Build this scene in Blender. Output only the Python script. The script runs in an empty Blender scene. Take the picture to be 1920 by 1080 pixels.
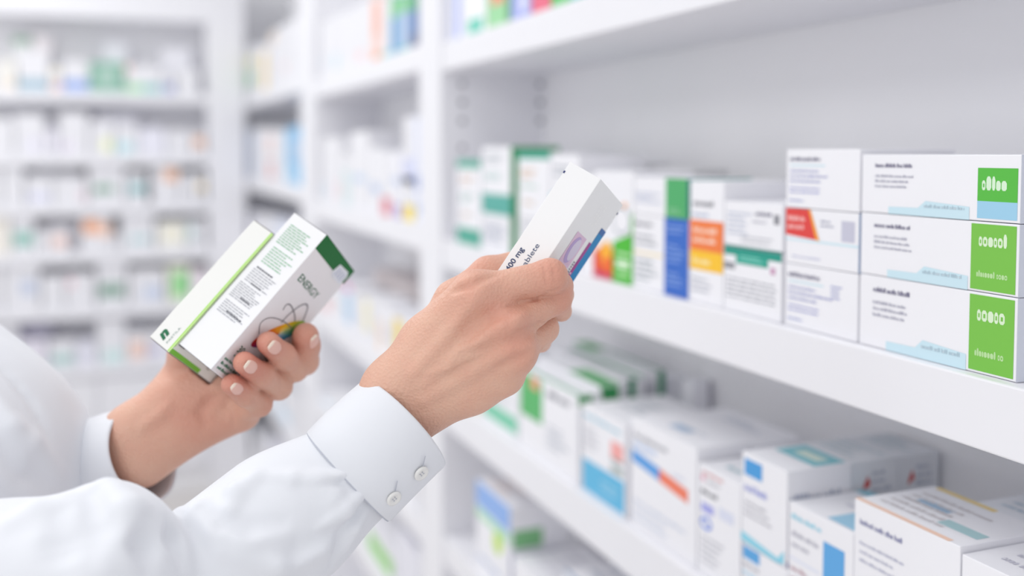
import bpy, bmesh, math, random
import numpy as np
from mathutils import Vector, Matrix

# ------------------------------------------------------------------ camera
F_PX = 1913.0                      # focal length in pixels of the 1920 wide frame
YAW, PITCH, EYE = math.radians(21.6), math.radians(3.0), 1.45
SHIFT = -153.0 / 1920.0
CAM = Vector((0, 0, EYE))
FW = Vector((math.sin(YAW) * math.cos(PITCH), math.cos(YAW) * math.cos(PITCH), -math.sin(PITCH)))
RT = Vector((math.cos(YAW), -math.sin(YAW), 0))
UP = RT.cross(FW)
cd = bpy.data.cameras.new('camera')
cam = bpy.data.objects.new('camera', cd)
bpy.context.scene.collection.objects.link(cam)
M3 = Matrix((RT, UP, -FW)).transposed()
cam.matrix_world = Matrix.Translation(CAM) @ M3.to_4x4()
cd.sensor_width = 36.0
cd.lens = F_PX / 1920.0 * 36.0
cd.shift_y = SHIFT
cd.clip_start = 0.02
cd.dof.use_dof = True
cd.dof.focus_distance = 0.69
cd.dof.aperture_fstop = 2.2
sc = bpy.context.scene
sc.camera = cam

# ------------------------------------------------------------------ light
world = bpy.data.worlds.new('world'); sc.world = world
world.use_nodes = True
bgn = world.node_tree.nodes['Background']
bgn.inputs[0].default_value = (0.97, 0.975, 1.0, 1)
bgn.inputs[1].default_value = 0.92
def area(name, loc, rot, sx, sy, power, col=(1, 1, 1)):
    l = bpy.data.lights.new(name, 'AREA'); l.shape = 'RECTANGLE'; l.size = sx; l.size_y = sy
    l.energy = power; l.color = col
    o = bpy.data.objects.new(name, l); sc.collection.objects.link(o)
    o.location = loc; o.rotation_euler = rot
    return o
area('unseen_overhead_light', (-1.5, 0.0, 2.45), (0, 0, 0), 1.0, 2.2, 19)  # unseen light, set well out from the shelves to brighten their back panels
area('unseen_overhead_light', (-0.1, 1.3, 2.75), (0, 0, 0), 0.5, 1.4, 5)  # added light with no fixture, brightens the shirt front from the right
area('unseen_overhead_light', (-0.6, 3.0, 2.75), (0, 0, 0), 0.6, 2.0, 22)
sc.view_settings.view_transform = 'Standard'
sc.view_settings.look = 'None'
sc.view_settings.gamma = 1.0
sc.view_settings.use_curve_mapping = False
sc.view_settings.exposure = 0.0
sc.cycles.max_bounces = 16
sc.cycles.diffuse_bounces = 12

# ------------------------------------------------------------------ pixel <-> world
def raydir(x, y):
    return RT * ((x - 960) / F_PX) + UP * ((540 - y) / F_PX + SHIFT * 1920 / F_PX) + FW
def c2w(v):
    return CAM + RT * v[0] + UP * v[1] + FW * v[2]
def at(x, y, z):                   # point at depth z along the view axis
    return CAM + raydir(x, y) * z
def onX(x, y, X):
    d = raydir(x, y); return CAM + d * (X / d.x)
def onY(x, y, Y):
    d = raydir(x, y); return CAM + d * (Y / d.y)
def onZ(x, y, Z):
    d = raydir(x, y); return CAM + d * ((Z - EYE) / d.z)

# ------------------------------------------------------------------ materials
def lin(h):
    h = h.lstrip('#'); r = [int(h[i:i + 2], 16) / 255 for i in (0, 2, 4)]
    return tuple(c / 12.92 if c <= 0.04045 else ((c + 0.055) / 1.055) ** 2.4 for c in r) + (1,)
_m = {}
def mat(name, hexcol, rough=0.5, spec=0.3, noise=0.0, bump=0.0, scale=40.0):
    key = (name, hexcol)
    if key in _m: return _m[key]
    m = bpy.data.materials.new(name); m.use_nodes = True
    nt = m.node_tree; b = nt.nodes['Principled BSDF']
    b.inputs['Base Color'].default_value = lin(hexcol)
    b.inputs['Roughness'].default_value = rough
    b.inputs['Specular IOR Level'].default_value = spec
    if noise or bump:
        tc = nt.nodes.new('ShaderNodeTexCoord')
        nz = nt.nodes.new('ShaderNodeTexNoise'); nz.inputs['Scale'].default_value = scale
        nz.inputs['Detail'].default_value = 4
        nt.links.new(tc.outputs['Object'], nz.inputs['Vector'])
        if noise:
            mx = nt.nodes.new('ShaderNodeMix'); mx.data_type = 'RGBA'
            c = lin(hexcol); mx.inputs['A'].default_value = c
            mx.inputs['B'].default_value = tuple(v * (1 - noise) for v in c[:3]) + (1,)
            nt.links.new(nz.outputs['Fac'], mx.inputs['Factor'])
            nt.links.new(mx.outputs['Result'], b.inputs['Base Color'])
        if bump:
            bp = nt.nodes.new('ShaderNodeBump'); bp.inputs['Strength'].default_value = bump
            bp.inputs['Distance'].default_value = 0.001
            nt.links.new(nz.outputs['Fac'], bp.inputs['Height'])
            nt.links.new(bp.outputs['Normal'], b.inputs['Normal'])
    _m[key] = m
    return m
M_SHELF = mat('white_laminate', '#eaeaee', 0.45, 0.35, noise=0.02, scale=6)
M_PANEL = mat('white_back_board', '#f2f2f4', 0.6, 0.25, noise=0.03, scale=4)
M_WALL = mat('white_wall_paint', '#efeff1', 0.8, 0.2, noise=0.03, bump=0.1, scale=30)
M_FLOOR = mat('pale_vinyl_floor', '#d9d5d2', 0.35, 0.4, noise=0.08, scale=5)
M_HOLE = mat('dark_hole', '#77777f', 0.8)
INK = '#55586a'
def ink(h): return mat('print_' + h[1:], h, 0.45, 0.3)
def card(h): return mat('card_' + h[1:], h, 0.5, 0.3, noise=0.015, scale=25)

# ------------------------------------------------------------------ object helpers
def link(name, me, parent=None):
    o = bpy.data.objects.new(name, me); sc.collection.objects.link(o)
    if parent is not None: o.parent = parent
    return o
def obj(name, bm, m, parent=None, smooth=False):
    me = bpy.data.meshes.new(name); bm.to_mesh(me); bm.free()
    for x in (m if isinstance(m, (list, tuple)) else [m]): me.materials.append(x)
    if smooth:
        for p in me.polygons: p.use_smooth = True
    return link(name, me, parent)
def thing(name, label, cat, loc=(0, 0, 0), rotz=0, group=None):
    o = link(name, None); o.location = loc; o.rotation_euler = (0, 0, rotz)
    return tag(o, label, cat, group)
def tag(o, label, cat, group=None):
    o['label'] = label; o['category'] = cat
    if group: o['group'] = group
    return o
def add_box(bm, lo, hi, bevel=0.0, mi=0):
    r = bmesh.ops.create_cube(bm, size=1.0)
    vs = r['verts']
    for v in vs:
        v.co = Vector([lo[i] + (v.co[i] + 0.5) * (hi[i] - lo[i]) for i in range(3)])
    fs = {f for v in vs for f in v.link_faces}
    if bevel:
        es = list({e for v in vs for e in v.link_edges})
        rb = bmesh.ops.bevel(bm, geom=es, offset=bevel, segments=2, affect='EDGES', profile=0.5)
        fs = set(rb['faces']) | {f for f in fs if f.is_valid}
    for f in fs: f.material_index = mi
def box(name, lo, hi, m, parent=None, bevel=0.001):
    bm = bmesh.new(); add_box(bm, lo, hi, bevel); return obj(name, bm, m, parent)
def structure(o): o['kind'] = 'structure'; return o

# ------------------------------------------------------------------ cartons
class Carton:
    """A folded card box. Local x runs along its front face, y goes into the depth, z up; prints lie on the card."""
    def __init__(s, w, d, h, col='#ededf1', bevel=0.0007):
        s.w, s.d, s.h = w, d, h; s.under = col
        s.bm = bmesh.new(); s.mats = [card(col)]; s.k = 0
        add_box(s.bm, (0, 0, 0), (w, d, h), min(bevel, 0.05 * min(w, d, h)))
    def mi(s, h):
        m = ink(h)
        if m not in s.mats: s.mats.append(m)
        return s.mats.index(m)
    def frame(s, face):
        w, d, h = s.w, s.d, s.h
        e = 0.00018
        return {'F': ((0, -e, 0), (w, 0, 0), (0, 0, h), (0, -1, 0)),
                'N': ((w + e, 0, 0), (0, d, 0), (0, 0, h), (1, 0, 0)),
                'L': ((-e, d, 0), (0, -d, 0), (0, 0, h), (-1, 0, 0)),
                'T': ((0, 0, h + e), (w, 0, 0), (0, d, 0), (0, 0, 1)),
                'U': ((0, d, -e), (w, 0, 0), (0, -d, 0), (0, 0, -1))}[face]
    def poly(s, face, pts, col, layer=0):
        o, a, b, n = [Vector(q) for q in s.frame(face)]
        vs = [s.bm.verts.new(o + a * u + b * v + n * (0.00006 * layer)) for u, v in pts]
        f = s.bm.faces.new(vs); f.normal_update()
        if f.normal.dot(n) < 0: f.normal_flip()
        f.material_index = s.mi(col)
        return s
    def rect(s, face, u0, v0, u1, v1, col, layer=0):
        return s.poly(face, [(u0, v0), (u1, v0), (u1, v1), (u0, v1)], col, layer)
    def lines(s, face, u0, v0, u1, v1, n, col=INK, seed=1, fill=0.5, ragged=0.4, layer=1):
        """rows of illegible small print: words, and letters where the print is large enough"""
        rnd = random.Random(seed); st = (v1 - v0) / n
        o, a, b, nn = [Vector(q) for q in s.frame(face)]
        hm = st * fill * b.length; letters = hm > .0017
        lw = .52 * hm / a.length
        for i in range(n):
            vb = v1 - (i + 1) * st + st * (1 - fill) / 2; vt = vb + st * fill
            end = u1 - (u1 - u0) * ragged * rnd.random(); u = u0
            while u < end:
                if not letters:
                    wd = (u1 - u0) * rnd.uniform(0.06, 0.2); uu = min(u + wd, end)
                    if uu - u > 0.01 * (u1 - u0): s.rect(face, u, vb, uu, vt, col, layer)
                    u = uu + (u1 - u0) * 0.025
                else:
                    k = rnd.randint(4, 8)
                    for _ in range(k):
                        if u + lw * .8 > end: break
                        tall = rnd.random()
                        top = vt if tall < .3 else vb + (vt - vb) * .7
                        e = lw * rnd.uniform(.5, .95); r = min(e * .3, .3 * (top - vb))
                        s.poly(face, [(u + e * .25, vb), (u + e * .75, vb), (u + e, vb + (top - vb) * .2), (u + e, vb + (top - vb) * .75), (u + e * .7, top), (u + e * .25, top), (u, vb + (top - vb) * .8), (u, vb + (top - vb) * .2)], col, layer)
                        if tall > .55: s.rect(face, u + e * .3, vb + (top - vb) * .3, u + e * .68, vb + (top - vb) * .68, s.under, layer + 1) if s.under else None
                        u += e + lw * .14
                    u += lw * .55
        return s
    def ellipse(s, face, cu, cv, ru, rv, col, layer=1, n=28, rot=0.0):
        pts = []
        for i in range(n):
            a = 2 * math.pi * i / n; x, y = ru * math.cos(a), rv * math.sin(a)
            pts.append((cu + x * math.cos(rot) - y * math.sin(rot), cv + x * math.sin(rot) + y * math.cos(rot)))
        return s.poly(face, pts, col, layer)
    def text(s, face, string, u, v, size, col, sx=1.0, bold=0.0, ang=0.0, layer=2, shear=0.0, fit=None):
        """size in metres; the text starts at (u, v) of the face and runs at ang degrees to its u axis"""
        o, a, b, n = [Vector(q) for q in s.frame(face)]
        ea, eb = a.normalized(), b.normalized()
        cu = bpy.data.curves.new('t', 'FONT'); cu.body = string; cu.size = size; cu.offset = bold * size; cu.shear = shear
        cu.resolution_u = 4
        to = bpy.data.objects.new('t', cu); me = to.to_mesh()
        if fit:
            xs = [q.co.x for q in me.vertices]; sx = fit / (max(xs) - min(xs))
        ca, sa = math.cos(math.radians(ang)), math.sin(math.radians(ang))
        k = s.mi(col); idx = []
        for q in me.vertices:
            x, y = q.co.x * sx, q.co.y
            x, y = x * ca - y * sa, x * sa + y * ca
            idx.append(s.bm.verts.new(o + a * u + b * v + ea * x + eb * y + n * (0.00006 * layer)))
        for p in me.polygons:
            try: f = s.bm.faces.new([idx[i] for i in p.vertices])
            except ValueError: continue
            f.normal_update()
            if f.normal.dot(n) < 0: f.normal_flip()
            f.material_index = k
        to.to_mesh_clear(); bpy.data.objects.remove(to); bpy.data.curves.remove(cu)
        return s
    def stroke(s, face, pts, width, col, layer=1):
        """a printed line through pts (face coordinates), width in metres"""
        for (u0, v0), (u1, v1) in zip(pts, pts[1:]):
            w, h = (s.w, s.h) if face == 'F' else (s.d, s.h)
            dx, dy = (u1 - u0) * w, (v1 - v0) * h; L = math.hypot(dx, dy)
            if L < 1e-9: continue
            nx, ny = -dy / L * width / 2 / w, dx / L * width / 2 / h
            s.poly(face, [(u0 - nx, v0 - ny), (u1 - nx, v1 - ny), (u1 + nx, v1 + ny), (u0 + nx, v0 + ny)], col, layer)
        return s
    def done(s, label, group=None, loc=(0, 0, 0), rotz=0.0, name='carton', cat='medicine box'):
        o = obj(name, s.bm, s.mats)
        o.location = Vector(loc) + Vector((0, 0, .0005)); o.rotation_euler = (0, 0, rotz)
        tag(o, label, cat, group)
        return o
# ------------------------------------------------------------------ room
X0, XB = 0.556, 0.765              # front and back planes of the long shelving
YW = 4.5                           # front plane of the shelving across the end of the aisle
structure(box('floor', (-2.2, -0.6, -0.05), (0.9, 5.1, 0.0), M_FLOOR, bevel=0))
structure(box('wall_right', (0.80, -0.6, 0.0), (0.90, 5.1, 2.9), M_WALL, bevel=0))
structure(box('wall_back', (-2.2, 5.0, 0.0), (0.80, 5.1, 2.9), M_WALL, bevel=0))

S = {0: 2.34, 1: 1.645, 2: 1.295, 3: 1.0135, 4: 0.755, 5: 0.50, 6: 0.14}
TH = {0: .05, 1: .05, 2: .05, 3: .057, 4: .05, 5: .05, 6: .14}
def unit(label, y0, y1, dz, stile0, stile1):
    t = thing('shelving_unit', label, 'shelving unit', (X0, y0, 0), group='white shelving along the right side')
    L = y1 - y0
    D = XB - X0
    for k in S:
        z = S[k] + dz.get(k, 0)
        bm = bmesh.new(); add_box(bm, (0, 0.0005, z - TH[k]), (D - 0.013, L - 0.0005, z), 0.0015)
        obj('shelf', bm, M_SHELF, t)
    box('back_panel', (D - 0.012, 0, 0), (D, L, 2.36), M_PANEL, t, 0)
    for y, w in ((0, stile0), (L, stile1)):
        if not w: continue
        lo, hi = (-w, 0) if y == 0 else (L, L + w)
        box('side_panel', (-0.004, lo, 0), (D, hi, 2.36), M_SHELF, t)
    return t
ya, yb, yc, yd = onX(830, 300, X0).y, onX(790, 300, X0).y, onX(592, 300, X0).y, onX(567, 300, X0).y
u1 = unit('near white shelving unit with sharp-edged shelves filling the right half of the picture', 0.22, ya, {}, 0.04, (yb - ya))
u2 = unit('middle white shelving unit behind the raised right hand', yb, yc, {1: 0.012, 2: 0.018, 3: -0.01, 4: -.02}, 0, (yd - yc))
u3 = unit('narrow far white shelving unit ending at the corner of the room', yd, YW, {1: 0.045, 2: 0.05, 3: .02}, 0, 0)
# shelf pin holes in the left side panel of the near unit
for (x, ys) in ((867, (157, 192, 227, 277)), (1013, (158, 192, 227))):
    for y in ys:
        p = onY(x, y, ya - 0.0004)
        bm = bmesh.new(); bmesh.ops.create_circle(bm, cap_ends=True, segments=20, radius=0.005)
        bmesh.ops.rotate(bm, verts=bm.verts, cent=(0, 0, 0), matrix=Matrix.Rotation(math.pi / 2, 3, 'X'))
        bmesh.ops.translate(bm, verts=bm.verts, vec=p - Vector((X0, 0.22, 0)))
        obj('pin_hole', bm, M_HOLE, u1)

# shelving across the end of the aisle
xr = onY(390, 300, YW).x
bu = thing('wall_shelving', 'blurred white shelving across the end of the aisle at the left', 'shelving unit', (-1.3, YW, 0))
BL = [onY(200, y, YW).z for y in (172, 290, 382, 472, 575, 684)]
BTH = 0.045
W = xr + 1.3
for z in BL[:-1]:
    box('shelf', (0, 0, z - BTH), (W, 0.19, z), M_SHELF, bu)
ztop = onY(200, 34, YW).z
box('top_fascia', (0, -0.004, ztop), (W, 0.30, ztop + 0.25), M_SHELF, bu)
box('back_panel', (0, 0.192, 0.1), (W, 0.21, ztop), M_PANEL, bu, 0)
box('side_panel', (W, -0.006, 0), (X0 - 0.006 + 1.3, 0.32, ztop + 0.25), M_SHELF, bu)
box('side_panel', (-0.04, -0.006, 0), (0, 0.32, ztop + 0.25), M_SHELF, bu)
box('counter', (0, -0.03, BL[5] - 0.04), (W, 0.28, BL[5]), M_SHELF, bu)
box('plinth', (0, 0.03, 0), (W, 0.28, 0.10), M_PANEL, bu)
box('cabinet_body', (0, 0.0, 0.10), (W, 0.28, BL[5] - 0.041), M_SHELF, bu)
dx = onY(184, 740, YW).x + 1.3
for k in range(-2, 3):
    a, b = dx + k * 0.42 + 0.003, dx + (k + 1) * 0.42 - 0.003
    a, b = max(a, 0.004), min(b, W - 0.004)
    if b - a > 0.05:
        box('cabinet_door', (a, -0.018, 0.12), (b, -0.0005, BL[5] - 0.05), M_SHELF, bu)

# ------------------------------------------------------------------ cartons of the near unit
XF = X0 + 0.010
RZ = -math.pi / 2
def Yat(x, y=400, X=XF): return onX(x, y, X).y
def Zat(x, y, X=XF): return onX(x, y, X).z
def near(xl, xr_, z0, ytop, d=0.08, col='#edeDf1', X=XF, xm=None, ym=400):
    """a carton on the long shelving from the picture columns of its front face"""
    yl, yr = Yat(xl, ym, X), Yat(xr_, ym, X)
    h = Zat(xm if xm else (xl + xr_) / 2, ytop, X) - z0
    c = Carton(yl - yr, d, h, col)
    c.loc = (X, yl, z0); c.top = z0 + h + .0006
    return c
def put(c, label, group=None, rot=0.0):
    return c.done(label, group, c.loc, RZ + math.radians(rot))
G2, G3 = 'cartons on the eye-level shelf of the near unit', 'cartons on the lower shelf of the near unit'
TEAL, GREEN, LIME, BLUE = '#4fa893', '#3f9d63', '#6fc24a', '#3468c2'
z2 = S[2]
c = near(857, 901, z2, 300)
c.rect('F', 0, .90, 1, 1, TEAL).rect('F', 0, .0, 1, .19, TEAL).lines('F', .15, .7, .8, .82, 2, '#d9a878', 3).lines('F', .15, .5, .8, .6, 2, TEAL, 4).lines('F', .2, .3, .7, .4, 1, '#c9a888', 5)
put(c, 'slim white carton with teal top and bottom bands beside the side panel', G2)
c = near(904, 957, z2, 403)
c.lines('F', .1, .2, .9, .8, 5, '#8f9ab5', 7).rect('N', 0, 0, 1, 1, GREEN)
put(c, 'short white carton with green side, under a taller white and teal carton', G2)
c2 = near(904, 958, c.top, 276)
c2.rect('F', 0, 0, 1, .30, '#57ab9f').lines('F', .1, .75, .8, .9, 2, '#8fa0a8', 8).lines('F', .1, .5, .8, .62, 2, '#86c0b4', 9).rect('N', 0, 0, 1, 1, GREEN)
put(c2, 'white carton with broad teal foot band, on a short green-sided carton', G2)
c = near(971, 1031, z2, 285, d=.10)
c.rect('F', 0, .93, 1, 1, TEAL).rect('T', 0, .0, 1, .3, TEAL).lines('F', .1, .75, .7, .85, 2, '#e0b27c', 11).lines('F', .1, .66, .75, .7, 1, '#7fc4a0', 11).lines('F', .2, .5, .6, .56, 1, '#d9b98f', 12).lines('F', .1, .2, .8, .4, 4, '#b9bcc4', 13)
put(c, 'tall white carton with green top edge and orange print behind the held tablet box', G2)
c = near(1034, 1085, z2, 291, d=.10)
c.lines('F', .1, .8, .8, .92, 2, '#9aa4ae', 14).rect('F', 0, .55, .8, .66, '#8fcbd6').rect('T', 0, .6, 1, .9, '#7c8f8c')
put(c, 'tall white carton mostly hidden behind the top of the held tablet box', G2)
c = near(1089, 1112, z2, 330)
c.lines('F', .1, .3, .9, .8, 5, '#9aa4ae', 14)
put(c, 'thin white carton hidden behind the middle of the held tablet box', G2)
# fruit carton
c = near(1113, 1187, z2, 322)
c.poly('F', [(.50, 0), (1, 0), (1, .46), (.52, .36)], '#49b82f', 1).poly('F', [(.94, .4), (1, .46), (1, .66), (.96, .6)], '#7ed06a', 1)
c.poly('F', [(0, .06), (.52, .02), (.52, .30), (.36, .30), (.20, .22), (0, .26)], '#d8402f', 1).rect('F', 0, 0, .5, .05, '#c9486a', 2)
c.ellipse('F', .22, .20, .15, .10, '#f0862a', 2).ellipse('F', .36, .26, .12, .10, '#f6b52a', 3).ellipse('F', .10, .14, .10, .08, '#e24a35', 3).ellipse('F', .40, .13, .10, .08, '#ee6a2c', 4)
n = [(0.72 + .21 * math.cos(a), .56 + .12 * math.sin(a)) for a in [i * 2 * math.pi / 26 for i in range(27)]]
c.stroke('F', n, .0022, '#8fa0a8', 2).ellipse('F', .80, .70, .05, .025, '#f2a04a', 3)
c.rect('F', .60, .25, .95, .27, '#d6f0cc', 3).rect('F', .60, .14, .92, .20, '#e2f4dc', 3).rect('F', .60, .07, .92, .09, '#d6f0cc', 3)
put(c, 'white carton printed with red and orange fruit and a green corner panel', G2)
c = near(1189, 1292, z2, 408)
c.rect('F', .58, 0, 1, 1, BLUE).lines('F', .63, .80, .95, .93, 2, '#8fb0ea', 21).lines('F', .63, .42, .95, .68, 4, '#8fb0ea', 22).lines('F', .63, .12, .95, .32, 3, '#8fb0ea', 23)
c.lines('F', .04, .84, .5, .92, 1, '#70737c', 24, .7).lines('F', .04, .58, .45, .76, 2, '#8d929a', 25).rect('F', 0, .47, .55, .50, '#f3dfa8').lines('F', .04, .10, .5, .42, 4, '#8a9aa0', 26)
put(c, 'white carton with royal blue right end panel standing on the shelf', G2)
c2 = near(1189, 1288, c.top, 334)
c2.rect('F', .62, 0, 1, 1, '#4caa68').lines('F', .68, .1, .92, .26, 2, '#a8d8b4', 27).lines('F', .03, .3, .55, .62, 3, '#a9b4d2', 28).rect('N', 0, 0, 1, 1, '#3a9a94')
put(c2, 'white carton with green right end panel lying on the blue-ended carton', G2)
c = near(1294, 1357, z2, 341, d=.10)
c.rect('F', 0, .43, 1, .68, '#ee7d3f').rect('F', 0, .27, 1, .43, '#f6c22d').lines('F', .1, .48, .8, .64, 2, '#f9d9c4', 31, .6, .1).lines('F', .1, .31, .7, .38, 1, '#f9e9a8', 32, .7).lines('F', .1, .78, .9, .86, 1, '#6f7078', 33, .6).lines('F', .1, .7, .7, .75, 1, '#9fb0d0', 34).lines('F', .05, .08, .7, .22, 3, '#b4b8c4', 35)
put(c, 'white carton with orange and yellow bands across its middle', G2)
c = near(1359, 1467, z2, 470, d=.09)
c.rect('F', 0, .88, 1, 1, '#229684').rect('F', .22, .76, .78, .9, '#2ca08c', 1).lines('F', .3, .8, .7, .9, 2, '#7fd0c0', 36, layer=2).rect('F', 0, .66, .2, .76, '#8f9096', 1).lines('F', .05, .2, .95, .55, 5, '#a6a8b0', 37, .35, .1).rect('F', .82, .68, .9, .78, '#c79ab8')
put(c, 'large white carton with teal tab along its upper edge', G2)
c2 = near(1359, 1468, c.top, 381, d=.09)
c2.lines('F', .55, .72, .82, .82, 1, '#5d5a78', 41, .8, 0).lines('F', .5, .56, .82, .64, 1, '#a9a9b8', 42, .6).rect('F', .86, .58, .95, .78, '#8d8d94').lines('F', .05, .25, .5, .8, 5, '#a8b4cc', 43, .4).lines('F', .3, .1, .95, .3, 2, '#b0b2ba', 44, .4).rect('F', 0, 0, 1, .035, '#5a8a86')
put(c2, 'wide white carton lying flat on the carton with the teal tab', G2)
zs = z2
for k, (yt, lab) in enumerate(((505, 'white carton with lilac small print directly under the red-cornered carton'),
                               (396, 'white carton with red slanted corner panel, middle of its stack'),
                               (281, 'white carton with lilac small print directly above the red-cornered carton'))):
    c = near(1474, 1611, zs, yt, d=.10, xm=1543)
    if k != 1:
        c.lines('F', .05, .80, .5, .88, 1, '#5c5878', 50 + k, .9, 0).rect('F', .05, .72, .55, .74, '#bfe0ea').lines('F', .05, .42, .7, .68, 3, '#a4a8d0', 52 + k, .5).lines('F', .05, .24, .75, .38, 2, '#9ea2d4', 54 + k, .5).lines('F', .05, .1, .4, .16, 1, '#a8b0d8', 56, .7)
        if k == 0: c.lines('F', .65, .55, .82, .78, 4, '#b4b8d8', 60)
    else:
        c.poly('F', [(0, .52), (.44, .47), (.34, 1), (0, 1)], '#dc4440', 1).poly('F', [(.44, .47), (.49, .46), (.36, 1), (.33, 1)], '#f0a03a', 2)
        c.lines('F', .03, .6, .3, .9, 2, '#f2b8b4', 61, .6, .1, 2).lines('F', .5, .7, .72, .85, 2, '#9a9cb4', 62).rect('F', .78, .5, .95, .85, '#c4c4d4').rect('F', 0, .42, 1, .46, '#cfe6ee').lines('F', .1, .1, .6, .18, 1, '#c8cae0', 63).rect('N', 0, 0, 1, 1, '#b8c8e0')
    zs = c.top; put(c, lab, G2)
zs = z2
for k, (yt, lab) in enumerate(((538, 'long white carton with green end panel, bottom of the rightmost stack'),
                               (411, 'long white carton with green end panel, middle of the rightmost stack'),
                               (291, 'long white carton with green and pale blue end panel, topmost of the rightmost stack'))):
    c = near(1615, 1913, zs, yt, d=.10, xm=1764)
    if k == 2:
        c.under = '#58b845'; c.rect('F', .765, .30, .985, .80, '#58b845').rect('F', .765, .04, .985, .30, '#9ccbe4').lines('F', .79, .42, .95, .72, 1, '#d4ecd0', 71, .7, 0)
    else:
        c.under = '#79bf4c'; c.rect('F', .735, .03, .985, .97, '#79bf4c').lines('F', .78, .62, .95, .88, 1, '#d8eccc', 72, .75, 0).lines('F', .77, .2, .95, .32, 1, '#b8dca0', 73, .8, .05)
    c.under = '#edeDf1'; c.lines('F', .10, .77, .36, .86, 1, '#77748e', 74 + k, .8, 0).lines('F', .10, .42, .38, .68, 3, '#b2b2c0', 77 + k, .55, .2)
    c.poly('F', [(.2, 0), (.72, 0), (.72, .2), (.45, .25), (.4, .13), (.2, .12)], '#c8e2ec', 1).lines('F', .44, .12, .7, .22, 1, '#a8c0cc', 80 + k, .6, .1, 2)
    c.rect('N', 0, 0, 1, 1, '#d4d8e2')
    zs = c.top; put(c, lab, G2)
# second row of the eye-level shelf
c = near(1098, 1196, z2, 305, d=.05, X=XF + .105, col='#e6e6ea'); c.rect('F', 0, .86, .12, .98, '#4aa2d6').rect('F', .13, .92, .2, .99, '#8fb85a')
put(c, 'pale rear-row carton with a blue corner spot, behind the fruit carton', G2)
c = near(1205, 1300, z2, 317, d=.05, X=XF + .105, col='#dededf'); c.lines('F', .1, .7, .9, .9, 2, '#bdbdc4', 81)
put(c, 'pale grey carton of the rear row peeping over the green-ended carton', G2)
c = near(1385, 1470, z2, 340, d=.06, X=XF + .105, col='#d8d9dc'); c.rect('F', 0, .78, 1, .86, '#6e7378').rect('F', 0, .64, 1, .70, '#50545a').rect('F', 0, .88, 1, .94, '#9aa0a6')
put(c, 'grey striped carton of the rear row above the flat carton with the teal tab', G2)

# ---- lower shelf of the near unit
z3 = S[3]
def nearL(xl, yl, xr_, z0, d, col='#edeDf1', X=XF, ytl=None):
    """front top-left corner at picture (xl, yl), right edge at column xr_"""
    p = onX(xl, yl, X); yr = Yat(xr_, yl + 80, X)
    c = Carton(p.y - yr, d, p.z - z0, col); c.loc = (X, p.y, z0); c.top = p.z + .0006
    return c
c = nearL(868, 700, 901, z3, .09); c.rect('F', .3, .1, .8, .4, '#7ec98c').rect('F', .7, .05, .95, .4, '#ecd9a0')
put(c, 'white carton with a green and yellow patch at the left end of the lower shelf', G3)
c = nearL(904, 690, 971, z3, .09); c.rect('F', .05, .12, .98, .42, '#7ccbab').lines('F', .1, .5, .9, .7, 2, '#c0c8cc', 91)
put(c, 'white carton with a mint green panel half hidden under the raised hand', G3)
hts = (0, .006, .012, .016)
tx = ['T']
for k in range(4):
    x = XF + k * .036
    c = nearL(974, 686, 1084, z3, .035, X=x) if k == 0 else None
    if k == 0:
        h0 = c.top; y0, y1 = c.loc[1], c.loc[1] - c.w
        c.rect('F', .02, .42, .42, .95, '#58b46a').rect('F', .22, .80, .36, .95, '#e8a080', 2).lines('F', .5, .78, .95, .92, 1, '#8a8c94', 92, .6).lines('F', .5, .2, .9, .5, 4, '#b4bcc8', 93).rect('T', 0, .0, 1, .18, '#5fae82').rect('T', .55, .3, 1, .9, '#eef0f2')
        c.rect('N', 0, .88, .6, 1, '#3f9a58')
        put(c, 'white carton with a green square on its front, front of the row under the hand', G3)
    else:
        c = Carton(y0 - y1 + .012 * k, .035, h0 - z3 + hts[k]); c.loc = (x, y0 + .02 * k, z3)
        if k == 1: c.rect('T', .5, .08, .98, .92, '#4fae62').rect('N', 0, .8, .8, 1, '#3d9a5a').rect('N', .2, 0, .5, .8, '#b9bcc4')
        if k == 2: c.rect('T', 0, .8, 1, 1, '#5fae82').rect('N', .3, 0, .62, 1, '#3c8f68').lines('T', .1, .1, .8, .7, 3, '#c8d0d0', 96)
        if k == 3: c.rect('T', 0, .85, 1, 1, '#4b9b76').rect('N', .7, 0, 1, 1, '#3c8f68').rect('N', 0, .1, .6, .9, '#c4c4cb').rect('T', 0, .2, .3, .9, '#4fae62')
        put(c, ('', 'white carton with a wide green top panel, second in depth under the hand', 'white carton with a green line along its top, third in depth under the hand', 'white carton edged in dark green, deepest of the row under the hand')[k], G3)
XR = XB - .046
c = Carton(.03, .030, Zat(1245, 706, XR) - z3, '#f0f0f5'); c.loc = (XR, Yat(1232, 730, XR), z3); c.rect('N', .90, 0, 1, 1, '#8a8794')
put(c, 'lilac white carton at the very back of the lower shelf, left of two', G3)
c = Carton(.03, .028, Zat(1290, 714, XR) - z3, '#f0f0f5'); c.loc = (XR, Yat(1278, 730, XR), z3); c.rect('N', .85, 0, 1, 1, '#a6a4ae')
put(c, 'lilac white carton at the very back of the lower shelf, right of two', G3)
c = nearL(1092, 756, 1173, z3, .12)
c.rect('F', .02, .02, .98, .38, '#5fb6dd').lines('F', .45, .12, .9, .28, 2, '#a8d8ee', 101, .5, .2, 2).lines('F', .04, .86, .9, .92, 1, '#84c6dc', 102, .8, 0).lines('F', .05, .5, .5, .78, 4, '#c0c0c8', 103).rect('F', .68, .58, .95, .76, '#f0aaa6').rect('F', .68, .55, .95, .58, '#8a9a98').rect('F', .68, .42, .95, .50, '#a0aeac')
c.lines('T', .2, .3, .8, .7, 3, '#c4ccd4', 104)
put(c, 'white carton with a sky blue lower panel and small pink square', G3)
c = nearL(1184, 781, 1307, z3, .066)
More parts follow.
